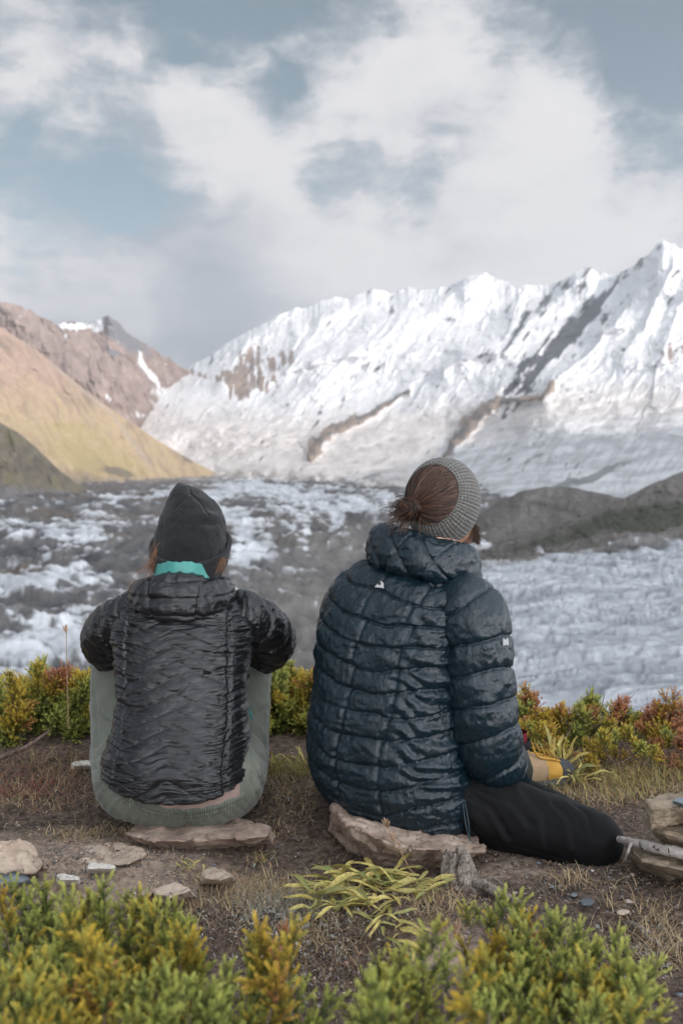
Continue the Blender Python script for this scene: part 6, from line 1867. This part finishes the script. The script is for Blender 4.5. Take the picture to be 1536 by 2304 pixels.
# ------------------------------------------------------------------ leafy plants
def leaf_material():
    m, nt, b = material('yellowing_leaf')
    oi = nt.n('ShaderNodeObjectInfo')
    tcn = nt.n('ShaderNodeTexCoord'); p = tcn.outputs['Object']
    t = attr(nt, 'along').outputs['Fac']
    n = nt.noise(p, 9, 4, .6)
    c = nt.mix(nt.ramp(oi.outputs['Random'], .1, .7), (.27, .31, .10), (.74, .63, .20))
    c = nt.mix(nt.ramp(nt.math('ADD', n, nt.math('MULTIPLY', t, .25)), .55, .85, 0, .8), c, (.36, .23, .08))
    mid = attr(nt, 'across').outputs['Fac']
    c = nt.mix(nt.ramp(mid, .12, .0, 0, .5), c, (.58, .50, .22))
    nt.link(c, b.inputs['Base Color']); b.inputs['Roughness'].default_value = .5
    tr = nt.n('ShaderNodeBsdfTranslucent'); nt.link(c, tr.inputs[0])
    mx = nt.n('ShaderNodeMixShader'); mx.inputs[0].default_value = .25
    nt.link(b.outputs[0], mx.inputs[1]); nt.link(tr.outputs[0], mx.inputs[2])
    nt.link(mx.outputs[0], nt.t.nodes['Material Output'].inputs['Surface'])
    return m
M_LEAF = leaf_material()

def leaf_mesh(seed, width=.16, curl=.5, fold=.35, arch=.16):
    """unit leaf along +X"""
    r = np.random.default_rng(seed)
    n = 11
    t = np.linspace(0, 1, n)
    wd = width * np.sin(np.pi * np.clip(t * .93 + .05, 0, 1)) ** .7 * (.45 + .75 * t) * (1 - .2 * t)
    wd[-1] = .004; wd[0] = width * .16
    zc = arch * np.sin(t * np.pi * .6) - curl * t ** 2.2
    yc = r.normal(0, .10) * t ** 2 + .02 * np.sin(t * 9 + r.random() * 6)
    xc = t * (1 - .12 * curl * t)
    vs, al, ac = [], [], []
    for i in range(n):
        for s in (-1, -.5, 0, .5, 1):
            vs.append([xc[i], yc[i] + s * wd[i], zc[i] + fold * abs(s) ** 1.3 * wd[i] + .012 * math.sin(t[i] * 14 + s * 3 + seed) * abs(s)])
            al.append(t[i]); ac.append(abs(s))
    o = mesh_obj('leaf', np.array(vs), grid_faces(n, 5), M_LEAF, attrs={'along': al, 'across': ac})
    me = o.data
    bpy.data.objects.remove(o)
    return me
LEAVES = [leaf_mesh(s, w_, c_) for s, w_, c_ in ((1, .10, .12), (2, .085, .25), (3, .11, .05), (4, .075, .4), (5, .09, .2), (6, .12, .15))]
BLADES = [leaf_mesh(s, w_, c_, .5) for s, w_, c_ in ((11, .055, .1), (12, .07, -.1), (13, .05, .3))]

def leafy(name, label, base_px, spots, group=None, meshes=LEAVES, flat=False):
    b = on_plane(*base_px); b[2] = float(ground_z(b[0], b[1]))
    root = empty(name, b); tag(root, label, 'plant', group)
    for (px, py, n, ln, up, spread_a, a0) in spots:
        c = on_plane(px, py); c[2] = float(ground_z(c[0], c[1]))
        for k in range(n):
            o = bpy.data.objects.new('leaf', meshes[r_.integers(len(meshes))])
            link(o, root)
            az = a0 + (k + r_.random() * .8) / n * spread_a
            if flat: az = (0 if k % 2 else math.pi) + r_.normal(0, .75)
            L = ln * r_.uniform(.65, 1.25)
            o.location = Vector(c - b) + Vector((r_.normal(0, .012), r_.normal(0, .010), .004 + .02 * r_.random()))
            o.rotation_euler = (r_.normal(0, .35), -up * r_.uniform(.4, 1.3), az)
            o.scale = (L, L * r_.uniform(.8, 1.2), L)
    return root

leafy('leafy_plant', 'sprawling yellow green leafy plant in front of the pointed slab', (830, 2060),
      [(745, 2012, 12, .085, .16, 6.28, 0), (780, 2000, 12, .085, .3, 6.28, .4), (830, 1998, 13, .085, .35, 6.28, .2), (880, 2002, 12, .085, .25, 6.28, .7), (930, 2015, 10, .075, .15, 6.28, -2),
       (725, 2062, 13, .075, .2, 6.28, .1), (780, 2045, 12, .075, .2, 6.28, 0), (840, 2042, 12, .08, .15, 6.28, .3), (900, 2045, 12, .07, .15, 6.28, .8), (950, 2050, 7, .06, .2, 6.28, .8),
       (765, 2085, 11, .065, .1, 6.28, .5), (820, 2085, 11, .065, .1, 6.28, .5), (860, 2108, 10, .07, .1, 6.28, .1), (900, 2125, 9, .06, .15, 6.28, 0), (700, 2090, 6, .055, .1, 6.28, 1.5), (925, 2160, 8, .055, .15, 6.28, 0)], flat=True)
leafy('leafy_plant', 'yellow leaved plant beyond the toe of the boot', (1285, 1770),
      [(1255, 1752, 8, .11, .9, 6.28, 0), (1275, 1765, 9, .10, .6, 6.28, .3), (1290, 1775, 9, .09, .4, 6.28, -2), (1240, 1750, 6, .13, 1.0, 6.28, .2)], meshes=BLADES + LEAVES[:2])
leafy('leafy_plant', 'tuft of yellow strap leaves between the two people', (650, 1735),
      [(610, 1735, 9, .06, .6, 6.28, 0), (640, 1738, 10, .065, .6, 6.28, .4), (670, 1736, 10, .065, .5, 6.28, .1), (695, 1738, 8, .06, .6, 6.28, 0)], meshes=BLADES)
leafy('leafy_plant', 'tiny grey green rosettes beside the brown cracked stone', (430, 1975),
      [(415, 1965, 9, .022, .6, 6.28, 0), (428, 1972, 9, .024, .6, 6.28, .3), (440, 1966, 8, .022, .5, 6.28, .3), (465, 1992, 8, .022, .5, 6.28, .3), (450, 1988, 7, .02, .6, 6.28, 0)])

def build_flower_stalk(label, pts, Y, heads, seed):
    r = np.random.default_rng(seed)
    m = M_DRY
    P = [V(px, py, Y) for px, py in pts]
    root = empty('dry_flower_stalk', P[-1]); tag(root, label, 'dried flower')
    b = P[-1]
    v, f = tube([p - b for p in P], np.linspace(.0012, .0018, len(P)), 6, 20)
    mesh_obj('stalk', v, f, m, root)
    for (px, py, n, ln) in heads:
        c = V(px, py, Y) - b
        parts = []
        for k in range(n):
            d = np.array([r.normal(-.15, .35), r.normal(0, .35), 1.0]); d /= np.linalg.norm(d)
            parts.append(tube([c, c + d * ln * .5 + r.normal(0, .001, 3), c + d * ln], [.0012, .0032, .0008], 6, 8))
        v, f = join(parts)
        mesh_obj('seed_head', v, f, m, root)
M_DRY = wood_material('dry_straw', (.28, .17, .10), (.52, .36, .24))
build_flower_stalk('dry reddish flower stalk rising in front of the pointed slab', [(872, 1858), (884, 1885), (903, 1920), (925, 1965)], 2.28, [(872, 1862, 6, .024), (886, 1892, 4, .018), (896, 1908, 3, .014)], 5)
build_flower_stalk('dry straw coloured seed head lying right of the leafy plant', [(1035, 2095), (1010, 2110), (985, 2125), (965, 2138)], 1.98, [(1025, 2102, 5, .03), (1005, 2112, 4, .024)], 6)
build_flower_stalk('thin dry grass stalk standing left of the green trousers', [(150, 1420), (150, 1470), (152, 1540), (155, 1640)], 3.3, [(150, 1425, 3, .03)], 7)

# ------------------------------------------------------------------ grass and litter
def build_grass():
    V_, F_, C_ = [], [], []
    off = 0
    zones = [  # px, py, spread px, spread py, count, height m, colours
        (90, 1755, 110, 30, 800, .035, 'mix'), (60, 1790, 90, 22, 420, .025, 'straw'), (120, 1725, 120, 14, 350, .05, 'mix'), (60, 1770, 60, 20, 500, .022, 'red'),
        (200, 1880, 60, 8, 260, .022, 'straw'), (310, 1875, 45, 7, 240, .022, 'straw'),
        (650, 1745, 50, 10, 420, .05, 'yellow'), (650, 1790, 50, 22, 650, .02, 'straw'), (640, 1850, 35, 25, 260, .018, 'straw'),
        (600, 2010, 70, 18, 900, .030, 'straw'), (650, 2050, 70, 26, 1000, .028, 'pale'), (560, 2040, 50, 20, 300, .024, 'straw'), (720, 2110, 90, 40, 800, .025, 'straw'), (760, 2180, 90, 40, 700, .022, 'brown'),
        (960, 2040, 50, 20, 300, .028, 'straw'), (980, 2090, 40, 20, 200, .03, 'straw'),
        (1360, 1775, 120, 22, 700, .045, 'yellow'), (1300, 1740, 110, 18, 500, .060, 'mix'), (1460, 1750, 80, 20, 500, .055, 'yellow'), (1400, 1760, 110, 26, 900, .035, 'mix'), (1380, 1800, 110, 18, 900, .025, 'straw'),
        (1270, 1990, 25, 8, 90, .03, 'straw'), (1310, 2000, 30, 8, 70, .03, 'straw'), (1440, 2060, 60, 40, 160, .04, 'straw'), (1500, 2130, 50, 40, 260, .04, 'straw'), (1400, 2170, 80, 40, 300, .025, 'straw'),
        (380, 2060, 60, 30, 120, .025, 'straw'), (430, 2040, 16, 8, 90, .03, 'straw'), (500, 2100, 40, 40, 120, .02, 'brown'), (700, 1900, 500, 60, 420, .015, 'straw'), (750, 2050, 600, 100, 600, .015, 'straw'),
        (590, 1940, 12, 6, 30, .03, 'yellow'), (165, 1905, 30, 12, 120, .018, 'straw')]
    pal = {'straw': [(.40, .29, .16), (.30, .20, .11), (.48, .37, .21)], 'pale': [(.34, .31, .24), (.42, .36, .25), (.26, .25, .21)], 'yellow': [(.34, .30, .07), (.42, .31, .10), (.20, .21, .06), (.36, .24, .11)],
           'mix': [(.24, .095, .06), (.30, .21, .10), (.18, .16, .06), (.36, .26, .14), (.14, .07, .05)], 'red': [(.26, .075, .055), (.34, .13, .09), (.20, .07, .05)], 'brown': [(.20, .12, .075), (.28, .19, .12), (.13, .085, .06)]}
    for px, py, sx, sy, n, h, pc in zones:
        for p in spots(rng.normal(px, sx, n), rng.normal(py, sy, n), 1640, -.002):
            hh = h * rng.uniform(.4, 1.5); az = rng.random() * 6.28; lean = rng.uniform(.4, 2.3)
            d = np.array([math.cos(az), math.sin(az), 0]); sd = np.array([-d[1], d[0], 0]) * (.0007 + .0009 * rng.random())
            if rng.random() < .3: sd = np.array([1, 0, 0]) * .0011
            t = np.linspace(0, 1, 4)[:, None]
            c = p + np.array([0, 0, hh]) * (t - .35 * lean * t ** 2 * .8) + d * hh * lean * .75 * t ** 1.6
            wv = (1 - t * .85)
            q = np.concatenate([c - sd * wv, c + sd * wv])
            V_.append(q)
            i = np.arange(3)
            F_.append(np.stack([i, i + 1, i + 5, i + 4], -1) + off); off += 8
            cc = np.array(pal[pc][rng.integers(len(pal[pc]))]) * rng.uniform(.7, 1.25)
            C_.append(np.repeat(cc[None], 8, 0))
    m, nt, b = material('dry_grass_blades')
    nt.link(attr(nt, 'tint').outputs['Color'], b.inputs['Base Color']); b.inputs['Roughness'].default_value = .7
    o = mesh_obj('dry_grass', np.concatenate(V_), np.concatenate(F_), m, attrs={'tint': np.concatenate(C_)})
    tag(o, 'short dry straw coloured grass and herbs growing over the ledge', 'grass', kind='stuff')
build_grass()

def build_litter():
    """dead needles, bits of twig, shrivelled leaves and grey cushion herbs on the earth"""
    V_, F_, C_, off = [], [], [], 0
    pal = np.array([(.15, .085, .057), (.30, .19, .125), (.46, .35, .24), (.30, .295, .27), (.42, .42, .37), (.07, .05, .042)])
    zones = [(700, 2000, 560, 110, 2600, None), (650, 2070, 80, 40, 1500, 4), (720, 2150, 100, 60, 1300, 3), (1450, 2140, 60, 40, 500, 3), (640, 1800, 60, 50, 900, None), (80, 1790, 110, 40, 900, None), (1350, 1830, 160, 30, 900, None), (990, 1985, 60, 20, 300, None), (230, 1900, 90, 20, 500, None)]
    for px, py, sx, sy, n, ci in zones:
        for p in spots(rng.normal(px, sx, n), rng.normal(py, sy, n), 1660, .002):
            p = p + np.array([0, 0, .006 * rng.random() ** 2])
            L = .004 + .016 * rng.random() ** 2.5; w_ = .0007 + (.0028 * rng.random() if rng.random() < .3 else 0)
            if ci in (3, 4): L *= .8; w_ += .0012
            az = rng.random() * 6.28; el = rng.normal(.1, .35) + (.5 if ci in (3, 4) else 0)
            d = np.array([math.cos(az) * math.cos(el), math.sin(az) * math.cos(el), math.sin(el)]); s = np.array([-math.sin(az), math.cos(az), rng.normal(0, .3)]) * w_
            b_ = np.array([0, 0, L * .2])
            q = np.array([p, p + d * L * .5 + s + b_, p + d * L, p + d * L * .5 - s + b_])
            V_.append(q); F_.append(np.arange(4)[None] + off); off += 4
            k = ci if ci is not None and rng.random() < .6 else rng.choice(6, p=[.25, .22, .18, .1, .05, .2])
            C_.append(np.repeat((pal[k] * rng.uniform(.7, 1.2))[None], 4, 0))
    m, nt, b = material('plant_litter')
    nt.link(attr(nt, 'tint').outputs['Color'], b.inputs['Base Color']); b.inputs['Roughness'].default_value = .85
    o = mesh_obj('plant_litter', np.concatenate(V_), np.concatenate(F_), m, smooth=False, attrs={'tint': np.concatenate(C_)})
    tag(o, 'dead needles, twig bits and grey cushion herbs strewn on the earth', 'litter', kind='stuff')
build_litter()
